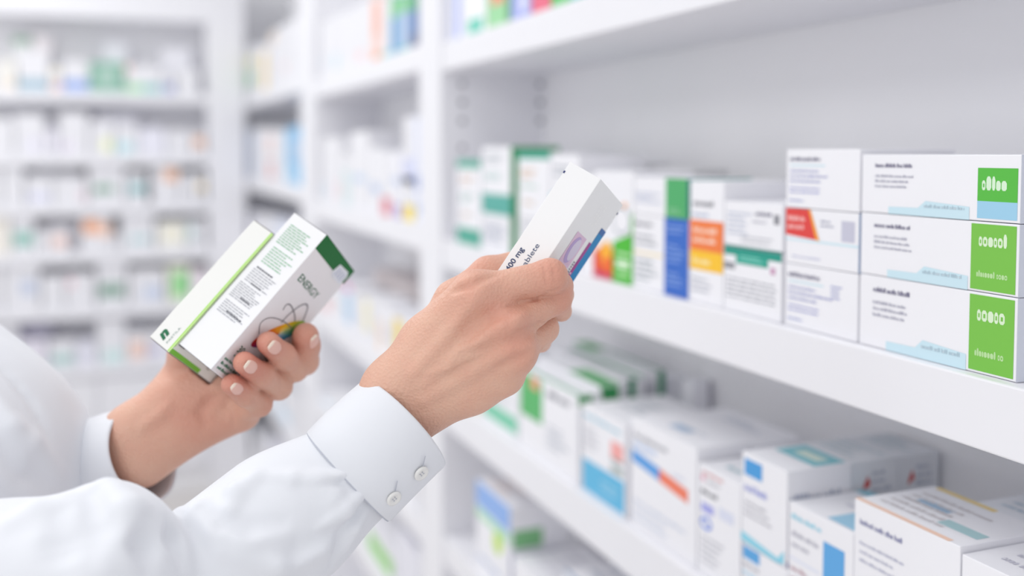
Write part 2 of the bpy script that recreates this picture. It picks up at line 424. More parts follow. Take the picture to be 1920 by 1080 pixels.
c.poly('F', [(.02, .60), (.46, .55), (.46, .66), (.02, .71)], '#5c9fe0', 1).poly('F', [(.46, .55), (.88, .50), (.88, .61), (.46, .66)], '#ee8064', 1)
c.lines('F', .05, .82, .58, .89, 1, '#a2a4ac', 105, .8, .0).lines('F', .05, .74, .42, .80, 1, '#a9c6ee', 106, .8, 0).lines('F', .65, .66, .85, .7, 1, '#c8cce4', 107).lines('F', .05, .06, .9, .28, 3, '#d4dcec', 108).rect('T', .35, .3, .6, .55, '#a9bfd8').lines('T', .4, .3, .8, .6, 2, '#c4ccd8', 109)
put(c, 'large white carton with a blue and orange slanted stripe on its front', G3)
ct = c.top; cl = c.loc
c = Carton(c.w, .066, c.h - .002); c.loc = (XF + .0675, cl[1], z3); c.lines('T', .3, .4, .8, .7, 2, '#b8c4d4', 110)
put(c, 'large white carton standing right behind the one with the blue and orange stripe', G3)
c = nearL(1310, 868, 1389, z3, .12)
c.lines('F', .1, .92, .6, .96, 1, '#d88a88', 111, .7, 0).rect('F', .08, .86, .16, .91, '#e09ab0').lines('F', .2, .85, .6, .89, 1, '#a8a8b0', 112, .6).lines('F', .08, .74, .5, .79, 1, '#62646a', 113, .9, 0).rect('F', .08, .58, .38, .66, '#a4a8e4').rect('F', .5, .6, .85, .7, '#d8dcec')
n = [(.2 + .12 * math.cos(a), .48 + .045 * math.sin(a)) for a in [i * 2 * math.pi / 20 for i in range(21)]]
c.stroke('F', n, .003, '#5a86e6', 2).lines('F', .08, .1, .7, .38, 5, '#b0b2bc', 114, .4).lines('T', .3, .1, .9, .4, 2, '#9fbfc8', 115)
put(c, 'tall white carton with small blue ring, right of the striped carton', G3)
cb = nearL(1392, 1018, 1476, z3, .075)
cb.rect('F', .02, .78, .40, .98, '#5aa4dc').lines('F', .02, .62, .6, .74, 1, '#a9a9b2', 116).lines('F', .02, .5, .9, .58, 1, '#a6d6ec', 117, .8, 0).lines('F', .02, .3, .6, .45, 1, '#8d8c98', 118, .6)
put(cb, 'white carton with blue tab, lower one of the twin blue-tab stack', G3)
c = nearL(1392, 846, 1476, cb.top + .0005, .072)
c.rect('F', .06, .76, .46, .94, '#4c9ddb').lines('F', .06, .58, .6, .68, 1, '#9aa2dc', 119, .8, 0).lines('F', .06, .3, .7, .5, 3, '#b8b8c0', 120).poly('F', [(0, .12), (.82, .05), (.95, .16), (.95, .02), (.80, 0), (0, .02)], '#8ed2e6', 1)
c.rect('T', .1, .45, .95, .95, '#7ec2cc').rect('T', .3, .6, .8, .8, '#d8e8dc', 2).lines('N', .05, .2, .9, .8, 3, '#b6bccc', 121, .5).rect('N', 0, 0, 1, .06, '#8d90b8')
put(c, 'white carton with blue tab and teal printed top, upper of the twin stack', G3)
f1 = c
for k in (1, 2):
    c = Carton(f1.w, .060 - .004 * k, f1.top - z3 - .001 * k, '#e2e4e8'); c.loc = (f1.loc[0] + .0725 + (k - 1) * .0565, f1.loc[1] + .002 * k, z3)
    c.lines('T', .1, .2, .9, .9, 4, '#b8ccd4', 122 + k).poly('N', [(.25, .80), (.42, .84), (.36, .90), (.28, .84)], '#c8403c', 1).lines('N', .45, .78, .9, .94, 3, '#b4bac8', 124 + k)
    if k == 2: c.rect('N', .0, .70, 1, .72, '#e8c860')
    put(c, ('', 'pale carton with tiny red mark, first behind the upper blue-tab carton', 'pale carton with tiny red mark, second behind the upper blue-tab carton')[k], G3)
c = nearL(1480, 940, 1600, z3, .085)
c.lines('F', .04, .88, .55, .93, 1, '#9cd6e8', 126, .8, 0).rect('F', .56, .55, .88, .84, '#5fa6de').lines('F', .05, .66, .5, .82, 2, '#b8b8c4', 127).lines('F', .04, .4, .5, .56, 2, '#c4a8b0', 128).rect('F', 0, .58, .5, .6, '#dfe3f0').lines('F', .05, .05, .6, .35, 4, '#b9c0cc', 129)
c.rect('T', 0, .86, 1, 1, '#8cc0d0').rect('T', .55, .05, 1, .4, '#9cc8e0').lines('T', .3, .45, .9, .7, 2, '#c4c4d4', 130)
put(c, 'white carton with square blue panel, right of the twin blue-tab stack', G3)
c = nearL(1603, 935, 1801, z3, .085)
c.lines('F', .06, .865, .5, .915, 1, '#8d8fb0', 131, .6, 0).lines('F', .06, .66, .6, .80, 3, '#bcbed0', 132, .4).poly('F', [(.66, .56), (.95, .50), (.95, .58), (.66, .66)], '#7a7c84', 1).poly('F', [(.66, .1), (.95, .1), (.95, .5), (.66, .56)], '#efa070', 1)
c.rect('T', .05, .93, .6, 1, '#e8cf8a').rect('T', 0, .0, .9, .06, '#f0cdb8').rect('T', .2, .5, .5, .62, '#9cb8d0').rect('T', .6, .25, .95, .4, '#a8cace').lines('T', .1, .15, .9, .8, 5, '#d0ccce', 133)
put(c, 'wide white carton with peach panel and orange printed edges', G3)
h1 = c
c = Carton(h1.w * 1.1, .085, h1.h - .004, '#e8eaee'); c.loc = (XF + .0875, h1.loc[1] - .035, z3); c.lines('T', .1, .2, .9, .8, 4, '#b8cad8', 134).rect('T', .1, .6, .3, .75, '#8fb4d8', 1)
put(c, 'pale carton standing behind the wide carton with the peach panel', G3)
c = nearL(1804, 1040, 1990, z3, .075); c.lines('F', .1, .2, .9, .9, 5, '#c0c2d0', 135).lines('T', .2, .2, .9, .8, 3, '#c8c8d4', 136)
put(c, 'white carton cut off by the lower right corner of the picture', G3)

# ---- bottom shelf of the near unit
G4 = 'cartons on the lowest visible shelf of the near unit'
z4 = S[4]
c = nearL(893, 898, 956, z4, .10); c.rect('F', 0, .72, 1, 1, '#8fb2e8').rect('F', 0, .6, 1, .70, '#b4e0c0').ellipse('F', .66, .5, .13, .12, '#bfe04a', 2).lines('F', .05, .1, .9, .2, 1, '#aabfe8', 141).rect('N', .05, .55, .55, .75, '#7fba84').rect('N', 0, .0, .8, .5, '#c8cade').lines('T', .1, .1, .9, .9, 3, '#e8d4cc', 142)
put(c, 'white carton with a blue top band and lime dot below the lower shelf', G4)
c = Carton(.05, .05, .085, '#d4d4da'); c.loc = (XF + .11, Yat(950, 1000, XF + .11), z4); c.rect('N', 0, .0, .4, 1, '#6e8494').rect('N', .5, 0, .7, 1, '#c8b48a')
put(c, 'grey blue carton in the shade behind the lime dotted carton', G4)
c = nearL(962, 1043, 1052, z4, .12); c.lines('F', .02, .3, .9, .5, 1, '#9ab0e4', 143, .8, 0).lines('T', .1, .2, .9, .8, 4, '#d8d8e2', 144)
put(c, 'flat white carton with a blue line lying right of the lime dotted carton', G4)
c = nearL(1056, 1070, 1150, z4, .12); c.rect('T', 0, .0, 1, .05, '#8fa4bc').lines('T', .1, .2, .9, .9, 3, '#c4cad4', 145)
put(c, 'flat white carton with a grey blue edge at the foot of the picture', G4)

# ---- top shelf of the near unit
G1 = 'cartons on the top shelf of the near unit'
top = [(839, 848, '#f2f2f6', [(0.3, 0, .8, 1, '#ccd2f0')], 'slim white carton with a pale lilac stripe, leftmost on the top shelf'),
       (847, 872, '#edeDf1', [(.25, 0, .7, 1, '#b2bdec')], 'slim white carton with a periwinkle stripe on the top shelf'),
       (874, 911, '#f2f4f5', [(.1, .02, .85, .22, '#6fcdb8')], 'white carton with a turquoise foot patch on the top shelf'),
       (914, 954, '#9fd9a4', [(.2, .3, .8, .55, '#ee9a80'), (.9, 0, 1, 1, '#5c9a6c')], 'light green carton with a salmon patch on the top shelf'),
       (958, 995, '#a9b3e8', [(.5, .1, .8, .4, '#e4e6f6')], 'periwinkle blue carton with a white mark on the top shelf'),
       (997, 1032, '#e8728a', [(.1, .3, .9, .7, '#f6b8c2')], 'pink red carton on the top shelf between blue and green ones'),
       (1034, 1067, '#6cc878', [], 'fresh green carton on the top shelf right of the pink red one'),
       (1069, 1088, '#5fc4bc', [], 'thin turquoise carton on the top shelf, last before the picture edge')]
for xl, xr_, col, rs, lab in top:
    yl, yr = min(Yat(xl, 40), ya - .002), Yat(xr_, 40)
    c = Carton(yl - yr, .08, .115, col); c.loc = (XF, yl, S[1])
    for r in rs: c.rect('F', *r)
    put(c, lab, G1)
# ------------------------------------------------------------------ cartons of the farther units
ORD = ['first', 'second', 'third', 'fourth', 'fifth', 'sixth', 'seventh', 'eighth', 'ninth', 'tenth', 'eleventh', 'twelfth', 'thirteenth', 'fourteenth', 'fifteenth', 'sixteenth']
WH = '#e7e7eb'
def far_right(z, shelf, items, depth=.08):
    """items: (left column, right column, top row, what it looks like, card colour, front prints[, base row])"""
    n = 0
    for it in items:
        xl, xr_, yt, look, col, rs = it[:6]
        yl, yr = Yat(xl, yt + 30), Yat(xr_, yt + 30)
        xm = (xl + xr_) / 2
        zb = z
        h = Zat(xm, yt) - zb
        if h < .012: h = .012
        c = Carton(max(yl - yr - .002, .006), depth, h, col)
        for r in rs: c.rect('F', *r)
        c.loc = (XF, yl, zb)
        put(c, '%s, %s from left on %s' % (look, ORD[n], shelf), 'cartons on ' + shelf)
        n += 1
zz = lambda u, k: S[k] + u.get(k, 0)
Z2 = {1: 0.012, 2: 0.018, 3: -0.01, 4: -.02}
Z3 = {1: 0.045, 2: 0.05, 3: .02}
far_right(zz(Z2, 1), "middle unit's top shelf", [
    (602, 622, 40, 'white carton', WH, [(.1, .2, .5, .4, '#dfe6ee')]),
    (623, 640, 26, 'white carton with a pale blue mark', WH, [(.2, .1, .7, .35, '#cfe4ee')]),
    (641, 668, 20, 'white carton', WH, []),
    (669, 696, 5, 'tall white carton with a faint pink mark', WH, [(.0, .1, .5, .25, '#f2d4d6')]),
    (697, 713, -5, 'tall salmon and orange carton', '#f3d2c8', [(.1, .0, .9, .12, '#f0a070'), (.2, .4, .9, .9, '#f2b8a4')]),
    (715, 732, -5, 'tall white carton with a teal foot', WH, [(0, 0, 1, .1, '#9fd6d4')]),
    (733, 745, -8, 'tall blue carton with green head', '#5f9fcc', [(0, .62, 1, 1, '#7cc88c')]),
    (746, 767, -8, 'tall pale blue carton with green head', '#b4c8e2', [(0, .7, 1, 1, '#8fd09a'), (0, 0, 1, .08, '#7fc4bc')]),
    (768, 784, -10, 'tall dark blue carton with green head', '#5f80b4', [(0, .7, 1, 1, '#4fa474'), (0, 0, 1, .25, '#6a7090')])])
far_right(zz(Z2, 2), "middle unit's second shelf", [
    (604, 623, 258, 'white carton', WH, [(.2, .1, .8, .3, '#dde8f0')]),
    (624, 640, 258, 'white carton with a faint pink mark', WH, [(.1, .1, .8, .35, '#f0dde0')]),
    (642, 656, 290, 'white carton with a pale teal stripe', WH, [(.2, .0, .9, .7, '#cfe4e4')]),
    (657, 692, 247, 'white carton with a blue mark', WH, [(.2, .35, .8, .45, '#c4d4ea')]),
    (694, 714, 277, 'pale grey carton with a blue patch', '#ebebef', [(.1, .3, .9, .45, '#bccae4')]),
    (715, 734, 283, 'white carton above a red patch', WH, [(.0, .0, .9, .28, '#d9808c')]),
    (735, 753, 283, 'pale carton with a blue and purple foot', '#ececf2', [(.3, .0, 1, .2, '#b4a4d4'), (0, .5, .9, .6, '#c4d0ea')]),
    (756, 777, 219, 'tall white carton, lavender band, yellow foot', WH, [(0, .35, 1, .6, '#d4d8f0'), (0, .35, .9, .42, '#a8bce8'), (.05, .0, 1, .15, '#f4dc60')]),
    (778, 789, 219, 'tall lavender carton with a blue patch', '#dfe4f6', [(0, .3, 1, .45, '#9fb0e0'), (.2, .08, .9, .18, '#a9bce4')])])
far_right(zz(Z2, 3), "middle unit's third shelf", [
    (604, 620, 545, 'white carton with a salmon foot', WH, [(.2, .05, .9, .55, '#f0b8b4')]),
    (622, 643, 545, 'white carton', WH, []),
    (645, 664, 535, 'white carton, magenta top and blue side', WH, [(.0, .85, .7, 1, '#e48cc4'), (.1, .1, .8, .8, '#b4d4ee')]),
    (666, 680, 555, 'white carton', WH, [(.2, .3, .8, .5, '#e8e8f2')]),
    (681, 696, 555, 'white carton with a pale yellow stripe', WH, [(.1, .2, .8, .9, '#f2ecc4')]),
    (698, 716, 560, 'white carton with a peach edge', WH, [(.6, .0, 1, .6, '#f4d8bc')]),
    (717, 735, 575, 'pale carton', '#ececf0', [(.2, .3, .8, .6, '#dcdce6')]),
    (737, 757, 590, 'white carton with a strong yellow panel', WH, [(.1, .1, .9, .9, '#f0d468')]),
    (759, 786, 600, 'pale lilac carton', '#e8e8ee', [])], .07)
far_right(zz(Z2, 4), "middle unit's fourth shelf", [
    (604, 624, 742, 'white carton with a pale blue foot', WH, [(.1, .1, .9, .4, '#c9e2f2')]),
    (626, 652, 748, 'white carton', WH, [(.2, .4, .8, .6, '#dfe4ee')]),
    (654, 684, 755, 'white carton with a light blue patch', WH, [(.2, .2, .8, .6, '#a9daec')]),
    (686, 716, 765, 'white carton with a pink edge', WH, [(.7, .1, 1, .7, '#f0c8c4')]),
    (718, 750, 790, 'white carton', WH, [(.1, .3, .6, .5, '#e4dcd8')]),
    (752, 785, 800, 'white carton with a grey line', WH, [(.1, .3, .8, .4, '#d0d0d8')])])
far_right(S[5], "middle unit's fifth shelf", [
    (640, 684, 1022, 'white carton with a grey edge', WH, [(.1, .1, .3, .5, '#d8dcd8')]),
    (686, 742, 1010, 'white carton with a bright green panel', WH, [(.1, .1, .9, .72, '#8fd070')]),
    (745, 788, 1020, 'pale lilac carton', '#e4e4ec', [])])
# lying boxes in the shade behind the third shelf row
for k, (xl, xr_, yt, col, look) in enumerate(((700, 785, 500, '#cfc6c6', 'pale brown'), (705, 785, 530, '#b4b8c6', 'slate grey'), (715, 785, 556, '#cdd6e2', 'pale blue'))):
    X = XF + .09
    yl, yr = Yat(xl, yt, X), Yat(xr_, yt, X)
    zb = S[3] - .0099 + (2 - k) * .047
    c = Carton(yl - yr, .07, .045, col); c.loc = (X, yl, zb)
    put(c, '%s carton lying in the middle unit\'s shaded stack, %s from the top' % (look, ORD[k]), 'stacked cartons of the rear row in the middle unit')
far_right(zz(Z3, 1), "far unit's top shelf", [
    (464, 476, 88, 'white carton with yellow head, green dot', WH, [(0, .6, 1, .8, '#eaeab0'), (.1, .2, .9, .5, '#a8dcae')]),
    (477, 488, 85, 'white carton', WH, []),
    (489, 503, 85, 'white carton with a golden stripe', WH, [(.1, .0, .9, .85, '#f4dca4')]),
    (505, 522, 60, 'white carton with a beige top', WH, [(.1, .8, .8, 1, '#ecdccc')]),
    (524, 545, 45, 'white carton', WH, [(.2, .2, .6, .35, '#f4e0e2')]),
    (547, 566, 32, 'white carton', WH, [])])
far_right(zz(Z3, 2), "far unit's second shelf", [
    (464, 476, 245, 'grey blue carton', '#ccd4e4', []),
    (478, 497, 240, 'white carton', WH, []),
    (499, 517, 245, 'white carton with two pinkish patches', WH, [(.1, .55, .9, .9, '#f2dcd8'), (.2, .05, .8, .4, '#e8b8b8')]),
    (519, 536, 245, 'white carton with a pale blue edge', WH, [(.7, .1, 1, .9, '#d8e8f4')]),
    (538, 566, 238, 'light blue carton with a white window', '#86bfe6', [(.1, .0, .45, .3, '#c4e0f2'), (.3, .4, .95, .8, '#a8c4e0')])])
far_right(zz(Z3, 3), "far unit's third shelf", [
    (464, 485, 400, 'pale lilac carton', '#e6e6ee', []),
    (487, 512, 405, 'white carton', WH, [(.3, .2, .7, .5, '#dde4f0')]),
    (514, 540, 415, 'pale blue carton', '#dfe4f2', []),
    (542, 566, 420, 'white carton with a blue foot', WH, [(0, 0, 1, .3, '#c4d4ec')])])
far_right(S[5], "far unit's fifth shelf", [
    (464, 490, 672, 'white carton', WH, [(.2, .2, .8, .5, '#dfe8f0')]),
    (492, 518, 690, 'pale blue carton', '#e4ebf4', []),
    (520, 545, 712, 'white carton with a pale blue foot', WH, [(.1, 0, .9, .3, '#cfe2f0')]),
    (547, 566, 738, 'white carton', WH, [])])
far_right(S[6], "far unit's bottom shelf", [
    (464, 500, 822, 'white carton', WH, []),
    (502, 535, 850, 'pale lilac carton', '#e8e8f0', []),
    (537, 566, 890, 'white carton', WH, [(.2, .3, .8, .6, '#dde4ee')])])
far_right(zz(Z3, 4), "far unit's fourth shelf", [
    (500, 530, 540, 'white carton with a pale blue face', WH, [(.2, .2, .8, .8, '#d4e4f0')]),
    (532, 566, 560, 'white carton', WH, [])])

def far_back(k, shelf, items):
    z = BL[k]; n = 0; last = -99
    for it in items:
        xl, xr_, yt, look, col, rs = it[:6]
        row = it[6] if len(it) > 6 else 0
        Y = YW + .02 + row * .08
        p0, p1 = onY(xl, yt, Y), onY(xr_, yt, Y)
        h = p0.z - z
        x0, x1 = p0.x, min(p1.x, xr - .01)
        c = Carton(max(x1 - x0 - .002, .006), .07, max(h, .02), col)
        for r in rs: c.rect('F', *r)
        c.loc = (x0, Y, z)
        c.done('%s, %s from left on %s' % (look, ORD[n], shelf), 'cartons on ' + shelf, c.loc, 0)
        n += 1
B = ' of the end wall shelving'
far_back(0, "end wall's top shelf", [
    (-60, -6, 110, 'white carton', WH, []),
    (-4, 29, 113, 'cream carton', '#f0eee8', [(.5, .1, .9, .3, '#f4dcc8')]),
    (32, 92, 95, 'white carton with steel blue foot', WH, [(0, .0, 1, .3, '#a9c2d0')]),
    (22, 60, 68, 'pale carton with a grey green top', '#e2e4e4', [(.0, .85, 1, 1, '#9fb8a8')], 1),
    (62, 96, 66, 'pale pinkish carton', '#ebe6e8', [], 1),
    (94, 114, 125, 'white carton with a peach foot', WH, [(0, 0, 1, .35, '#f0cfc8'), (0, .6, 1, .9, '#f2ecd8')]),
    (117, 165, 113, 'white carton with a blue foot band', WH, [(0, 0, 1, .38, '#9db4e6')]),
    (168, 233, 117, 'pale green carton with a darker green frame', '#86b8a4', [(.25, .3, .75, .75, '#b8d0c6')]),
    (192, 240, 78, 'white carton', '#e8e8ee', [], 1),
    (235, 302, 122, 'white carton with green and teal foot', WH, [(0, 0, .5, .3, '#a8dcb0'), (.5, 0, 1, .3, '#94c8c8'), (0, .75, .15, 1, '#f0c8b8')]),
    (304, 326, 140, 'white carton with a purple foot', WH, [(.2, 0, 1, .5, '#a8b0dc')]),
    (302, 358, 88, 'white carton', '#ededf2', [], 1),
    (330, 372, 128, 'white carton', WH, [])])
far_back(1, "end wall's second shelf", [
    (-50, 25, 222, 'white carton', WH, []),
    (27, 84, 214, 'white carton', WH, [(.4, .1, .8, .4, '#e4e2f0')]),
    (86, 108, 240, 'pale lilac carton', '#e6e4ee', []),
    (110, 165, 211, 'white carton', WH, [(.1, .1, .5, .3, '#e4dcec')]),
    (168, 214, 228, 'white carton with a pale yellow edge', WH, [(.5, .1, .9, .5, '#f0f4c4')]),
    (180, 256, 212, 'white carton', '#ececf2', [], 1),
    (216, 258, 235, 'white carton with a pale aqua foot', WH, [(.0, .05, .8, .45, '#c8e4ea')]),
    (260, 310, 240, 'pale lilac carton', '#e8e8f2', []),
    (312, 358, 244, 'white carton', WH, []),
    (360, 386, 246, 'white carton with an orange patch', WH, [(.1, .3, 1, .75, '#f2c8ae')])])
far_back(2, "end wall's third shelf", [
    (-50, 2, 312, 'white carton', WH, []),
    (4, 44, 312, 'white carton', WH, []),
    (48, 98, 330, 'white carton with a faint blue foot', WH, [(.1, .1, .9, .4, '#dfe0f2')]),
    (70, 150, 316, 'white carton', '#ececf0', [], 1),
    (100, 162, 332, 'white carton with a faint pink edge', WH, [(.8, .1, 1, .5, '#f0dce4')]),
    (165, 234, 312, 'white carton with a dark green patch', WH, [(.12, .28, .7, .5, '#86ab98')]),
    (237, 274, 324, 'white carton with a teal patch', WH, [(.1, .3, .95, .65, '#9ac4c6')]),
    (284, 336, 314, 'white carton with an orange patch', WH, [(.45, .6, .95, .95, '#f2c0a0')]),
    (338, 366, 326, 'white carton', WH, []),
    (368, 388, 322, 'white carton with a pale yellow patch', WH, [(.1, .35, 1, .65, '#f4e4c0')])])
far_back(3, "end wall's fourth shelf", [
    (-50, 18, 406, 'cream carton', '#f0ece4', []),
    (20, 64, 402, 'white carton with a sea green patch', WH, [(.1, .2, .95, .55, '#94c4b8')]),
    (66, 92, 432, 'white carton', WH, []),
    (94, 128, 428, 'white carton with a peach patch', WH, [(.1, .2, .9, .7, '#f4d8d0')]),
    (80, 148, 414, 'pale carton', '#e8e6ea', [], 1),
    (150, 208, 406, 'white carton with a strong orange patch', WH, [(.1, .5, .6, .9, '#f0b088'), (.6, .4, 1, .8, '#f4d4c4')]),
    (210, 224, 440, 'white carton', WH, []),
    (226, 290, 401, 'white carton with a pale teal foot line', WH, [(.25, .2, .85, .4, '#c4dcde')]),
    (294, 350, 416, 'white carton with a faint yellow face', '#f0f0ec', [(.2, .3, .8, .8, '#f4f0dc')]),
    (352, 386, 412, 'white carton with a teal stripe', WH, [(.0, .3, .3, .8, '#b8d8d4')])])
far_back(4, "end wall's fifth shelf", [
    (-50, 4, 495, 'white carton', WH, []),
    (6, 74, 490, 'white carton with a grey blue patch', WH, [(.45, .3, .9, .6, '#c8d0e2')]),
    (78, 120, 518, 'white carton', WH, []),
    (122, 178, 514, 'white carton with a pink dot', WH, [(.1, .6, .3, .85, '#f2ccd4')]),
    (181, 238, 482, 'white carton with a dark green foot band', WH, [(.05, .18, .9, .45, '#8cab9c')]),
    (242, 310, 506, 'white carton with a blue grey mark', WH, [(.4, .15, .9, .5, '#ccd6ea')]),
    (314, 354, 498, 'white carton with a vivid green panel', '#ecefdc', [(.25, .15, .95, .8, '#8edc90')]),
    (356, 388, 505, 'pale pink carton', '#f0e8ee', [])])
far_back(5, "end wall's counter", [
    (-50, 34, 616, 'white carton', WH, [(0, .7, .4, .9, '#ecd0dc')]),
    (36, 88, 640, 'pale lilac carton', '#e4e0ea', []),
    (40, 98, 608, 'dusky lilac carton', '#c4c2d2', [], 1),
    (91, 142, 640, 'white carton with a sea green patch', WH, [(.1, .1, .9, .5, '#b4d0cc')]),
    (145, 178, 640, 'pale lilac carton', '#e6e6f0', []),
    (181, 236, 600, 'tall white carton with an aqua foot', WH, [(.2, .02, .9, .3, '#cfe6e4')]),
    (238, 276, 622, 'white carton with a peach panel', WH, [(.1, .1, .9, .7, '#f2d4c8')]),
    (278, 330, 622, 'white carton with a purple foot', WH, [(.0, .2, .5, .5, '#d4d0e8')]),
    (332, 388, 630, 'white carton', WH, [])])
# ------------------------------------------------------------------ the three cartons in the hands
def dirw(c): return (RT * c[0] + UP * c[1] + FW * c[2]).normalized()
class Held:
    """frame of a held carton: u long axis, v across the text face, w away from the viewer"""
    def __init__(s, R, O, V, W, L):
        s.u, s.v, s.w = [dirw([R[i][j] for i in range(3)]) for j in range(3)]
        s.u.normalize(); s.v = (s.v - s.u * s.u.dot(s.v)).normalized(); s.w = s.v.cross(s.u) * -1
        s.O, s.V, s.W, s.L = O, V, W, L            # O: lower end of the edge shared by both visible faces
    def p(s, u, v, w): return s.O + s.u * u + s.v * v + s.w * w
    def matrix(s):
        o = s.O - s.v * s.V
        return Matrix.Translation(o) @ Matrix((s.v, s.w, s.u)).transposed().to_4x4()
    def f_uv(s, x, y):              # picture point -> uv of the text face
        d = raydir(x, y); n = s.w; t = (s.O - CAM).dot(n) / d.dot(n); q = CAM + d * t - s.O
        return 1 + q.dot(s.v) / s.V, q.dot(s.u) / s.L
    def n_uv(s, x, y):              # picture point -> uv of the other visible face
        d = raydir(x, y); n = s.v; t = (s.O - CAM).dot(n) / d.dot(n); q = CAM + d * t - s.O
        return q.dot(s.w) / s.W, q.dot(s.u) / s.L
RA = [[0.554, 0.7513, 0.3586], [0.83, -0.4651, -0.3079], [0.0645, -0.4682, 0.8813]]
HA = Held(RA, at(1126.9, 335.76, .70), .0272, .0583, .125)
HA.O = HA.O - HA.u * .125
RB = [[0.6002, 0.7815, 0.1704], [0.7484, -0.4735, -0.4645], [0.2823, -0.4063, 0.869]]
HB = Held(RB, at(395.14, 692.84, .73), .0351, .0672, .1276)
HC = Held(RB, HB.p(-.0094, -.0355, -.0013), .0223, .076, .1144)

def held(h, c, label):
    o = c.done(label, None)
    o.matrix_world = h.matrix()
    return o
# tablet carton in the raised hand
c = Carton(HA.V, HA.W, HA.L, '#eeeeee', .0005)
c.text('F', '400 mg', .29, .298, .0056, '#39456b', bold=.018, ang=90, fit=.0188)
c.text('F', 'e', .60, .318, .0054, '#56627e', ang=90)
c.text('F', 'tablete', .60, .352, .0054, '#56627e', ang=90, fit=.0200)
c.rect('F', 0, .925, .05, .94, '#2a3570')
c.rect('N', .82, 0, 1, .81, '#1b84bd').rect('N', .82, .775, 1, .81, '#3f6aa8', 2).rect('N', .74, 0, .82, .70, '#a5448f')
c.rect('N', .27, .50, .62, .70, '#dcbfd6').ellipse('N', .44, .60, .13, .085, '#b9a4d2', 2).ellipse('N', .48, .605, .10, .07, '#d6cde0', 3)
c.lines('N', .745, .25, .79, .50, 12, '#f0d8ea', 201, .6, .1, 3).lines('N', .66, .34, .73, .56, 14, '#8f8a9c', 202, .6, .4, 3)
rnd = random.Random(5)
for i in range(9):
    for j in range(3):
        if rnd.random() < .6: c.ellipse('N', .45 + .07 * j, .735 + .022 * i, .013, .006, '#f6f6f4', 1, 8)
c.rect('N', .97, .93, 1, .945, '#2a3570')
tablet_carton = held(HA, c, 'slim white tablet carton with a blue edge stripe held up in the right hand')

# carton with the coloured swirl
c = Carton(HB.V, HB.W, HB.L, '#efeff1', .0005)
for (v0, v1, n, col, seed, u0) in ((.79, .935, 9, '#8dbb98', 211, .14), (.645, .77, 7, '#9cc4a6', 212, .18), (.505, .60, 6, '#b4b5ba', 213, .16), (.385, .495, 8, '#b0b1b6', 214, .12), (.275, .365, 6, '#b4b5ba', 215, .14)):
    c.lines('F', u0, v0, .88, v1, n, col, seed, .42, .35)
for v, a, b in ((.606, .2, .68), (.508, .36, .66), (.405, .4, .68), (.300, .35, .8)):
    c.lines('F', a, v, b, v + .010, 1, '#77787e', int(v * 999), .95, 0, 2)
c.rect('N', 0, .895, 1, 1, '#006a28')
c.poly('N', [(.60, .885), (.64, .955), (.90, .965), (.95, .94), (.93, .87), (.66, .865)], '#e6ebf2', 2)
for q in range(4): c.stroke('N', [(.68 + .06 * q, .885), (.71 + .06 * q, .94)], .0009, '#8f9cc4', 3)
c.text('N', 'ENERGY', .13, .695, .0088, '#1d6b45', fit=.0385)
c.text('N', '30', .14, .165, .0080, '#1d5f42', fit=.0082)
c.lines('N', .16, .132, .3, .152, 1, '#6f9c86', 218, .8, 0)
c.lines('N', .06, .02, .52, .115, 3, '#4f8a6c', 219, .6, .1)
cen = (.60, .40); A, Bv = (-.325, -.135), (.0, .085)
cols = []
N = 48
def hexmix(a, b, t):
    a, b = [[int(h[i:i + 2], 16) for i in (1, 3, 5)] for h in (a, b)]
    return '#%02x%02x%02x' % tuple(round(x + (y - x) * t) for x, y in zip(a, b))
stops = [(0, '#d63a1e'), (.12, '#ef7d1a'), (.24, '#f3c51c'), (.36, '#a8c42a'), (.48, '#2f8f2c'), (.56, '#3a9a6a'), (.66, '#3f8fd0'), (.78, '#5a4a9a'), (.90, '#a01f5a'), (1, '#d63a1e')]
def ramp(t):
    for (a, ca), (b, cb_) in zip(stops, stops[1:]):
        if a <= t <= b: return hexmix(ca, cb_, round((t - a) / (b - a) * 4) / 4)
    return stops[-1][1]
for ring, (r0, r1, tint) in enumerate(((.72, 1, 0), (.45, .72, .18), (.2, .45, .45), (0, .2, .7))):
    for i in range(N):
        a0, a1 = 2 * math.pi * i / N, 2 * math.pi * (i + 1) / N
        pt = lambda a, r: (cen[0] + r * (A[0] * math.cos(a) + Bv[0] * math.sin(a)), cen[1] + r * (A[1] * math.cos(a) + Bv[1] * math.sin(a)))
        q = [pt(a0, r1), pt(a1, r1)] + ([pt(a1, r0), pt(a0, r0)] if r0 else [cen])
        tt = tint if .2 < i / N < .8 else tint * .3
        c.poly('N', q, hexmix(ramp(i / N), '#f2f6f0', tt), 2)
def bez(pts, n=14):
    out = []
    for i in range(len(pts) - 1):
        p0 = pts[max(i - 1, 0)]; p1 = pts[i]; p2 = pts[i + 1]; p3 = pts[min(i + 2, len(pts) - 1)]
        for k in range(n):
            t = k / n
            out.append(tuple(.5 * (2 * p1[d] + (p2[d] - p0[d]) * t + (2 * p0[d] - 5 * p1[d] + 4 * p2[d] - p3[d]) * t * t + (3 * p1[d] - p0[d] - 3 * p2[d] + p3[d]) * t ** 3) for d in (0, 1)))
    return out + [pts[-1]]
zz4 = lambda x, y: HB.n_uv(260 + x / 2.843, 380 + y / 2.843)
for pts, wd in (([(768, 572), (785, 545), (805, 543), (822, 570), (832, 610), (830, 655)], .0011),
                ([(758, 640), (795, 600), (850, 555), (888, 540), (900, 558), (885, 605), (862, 655)], .0013),
                ([(640, 700), (645, 650), (670, 622), (705, 612), (750, 622), (790, 645), (815, 670)], .0008),
                ([(668, 800), (690, 860), (720, 870), (735, 830)], .0010)):
    c.stroke('N', bez([zz4(*q) for q in pts], 6), wd, '#8b8b90', 4 if wd < .001 else 1)
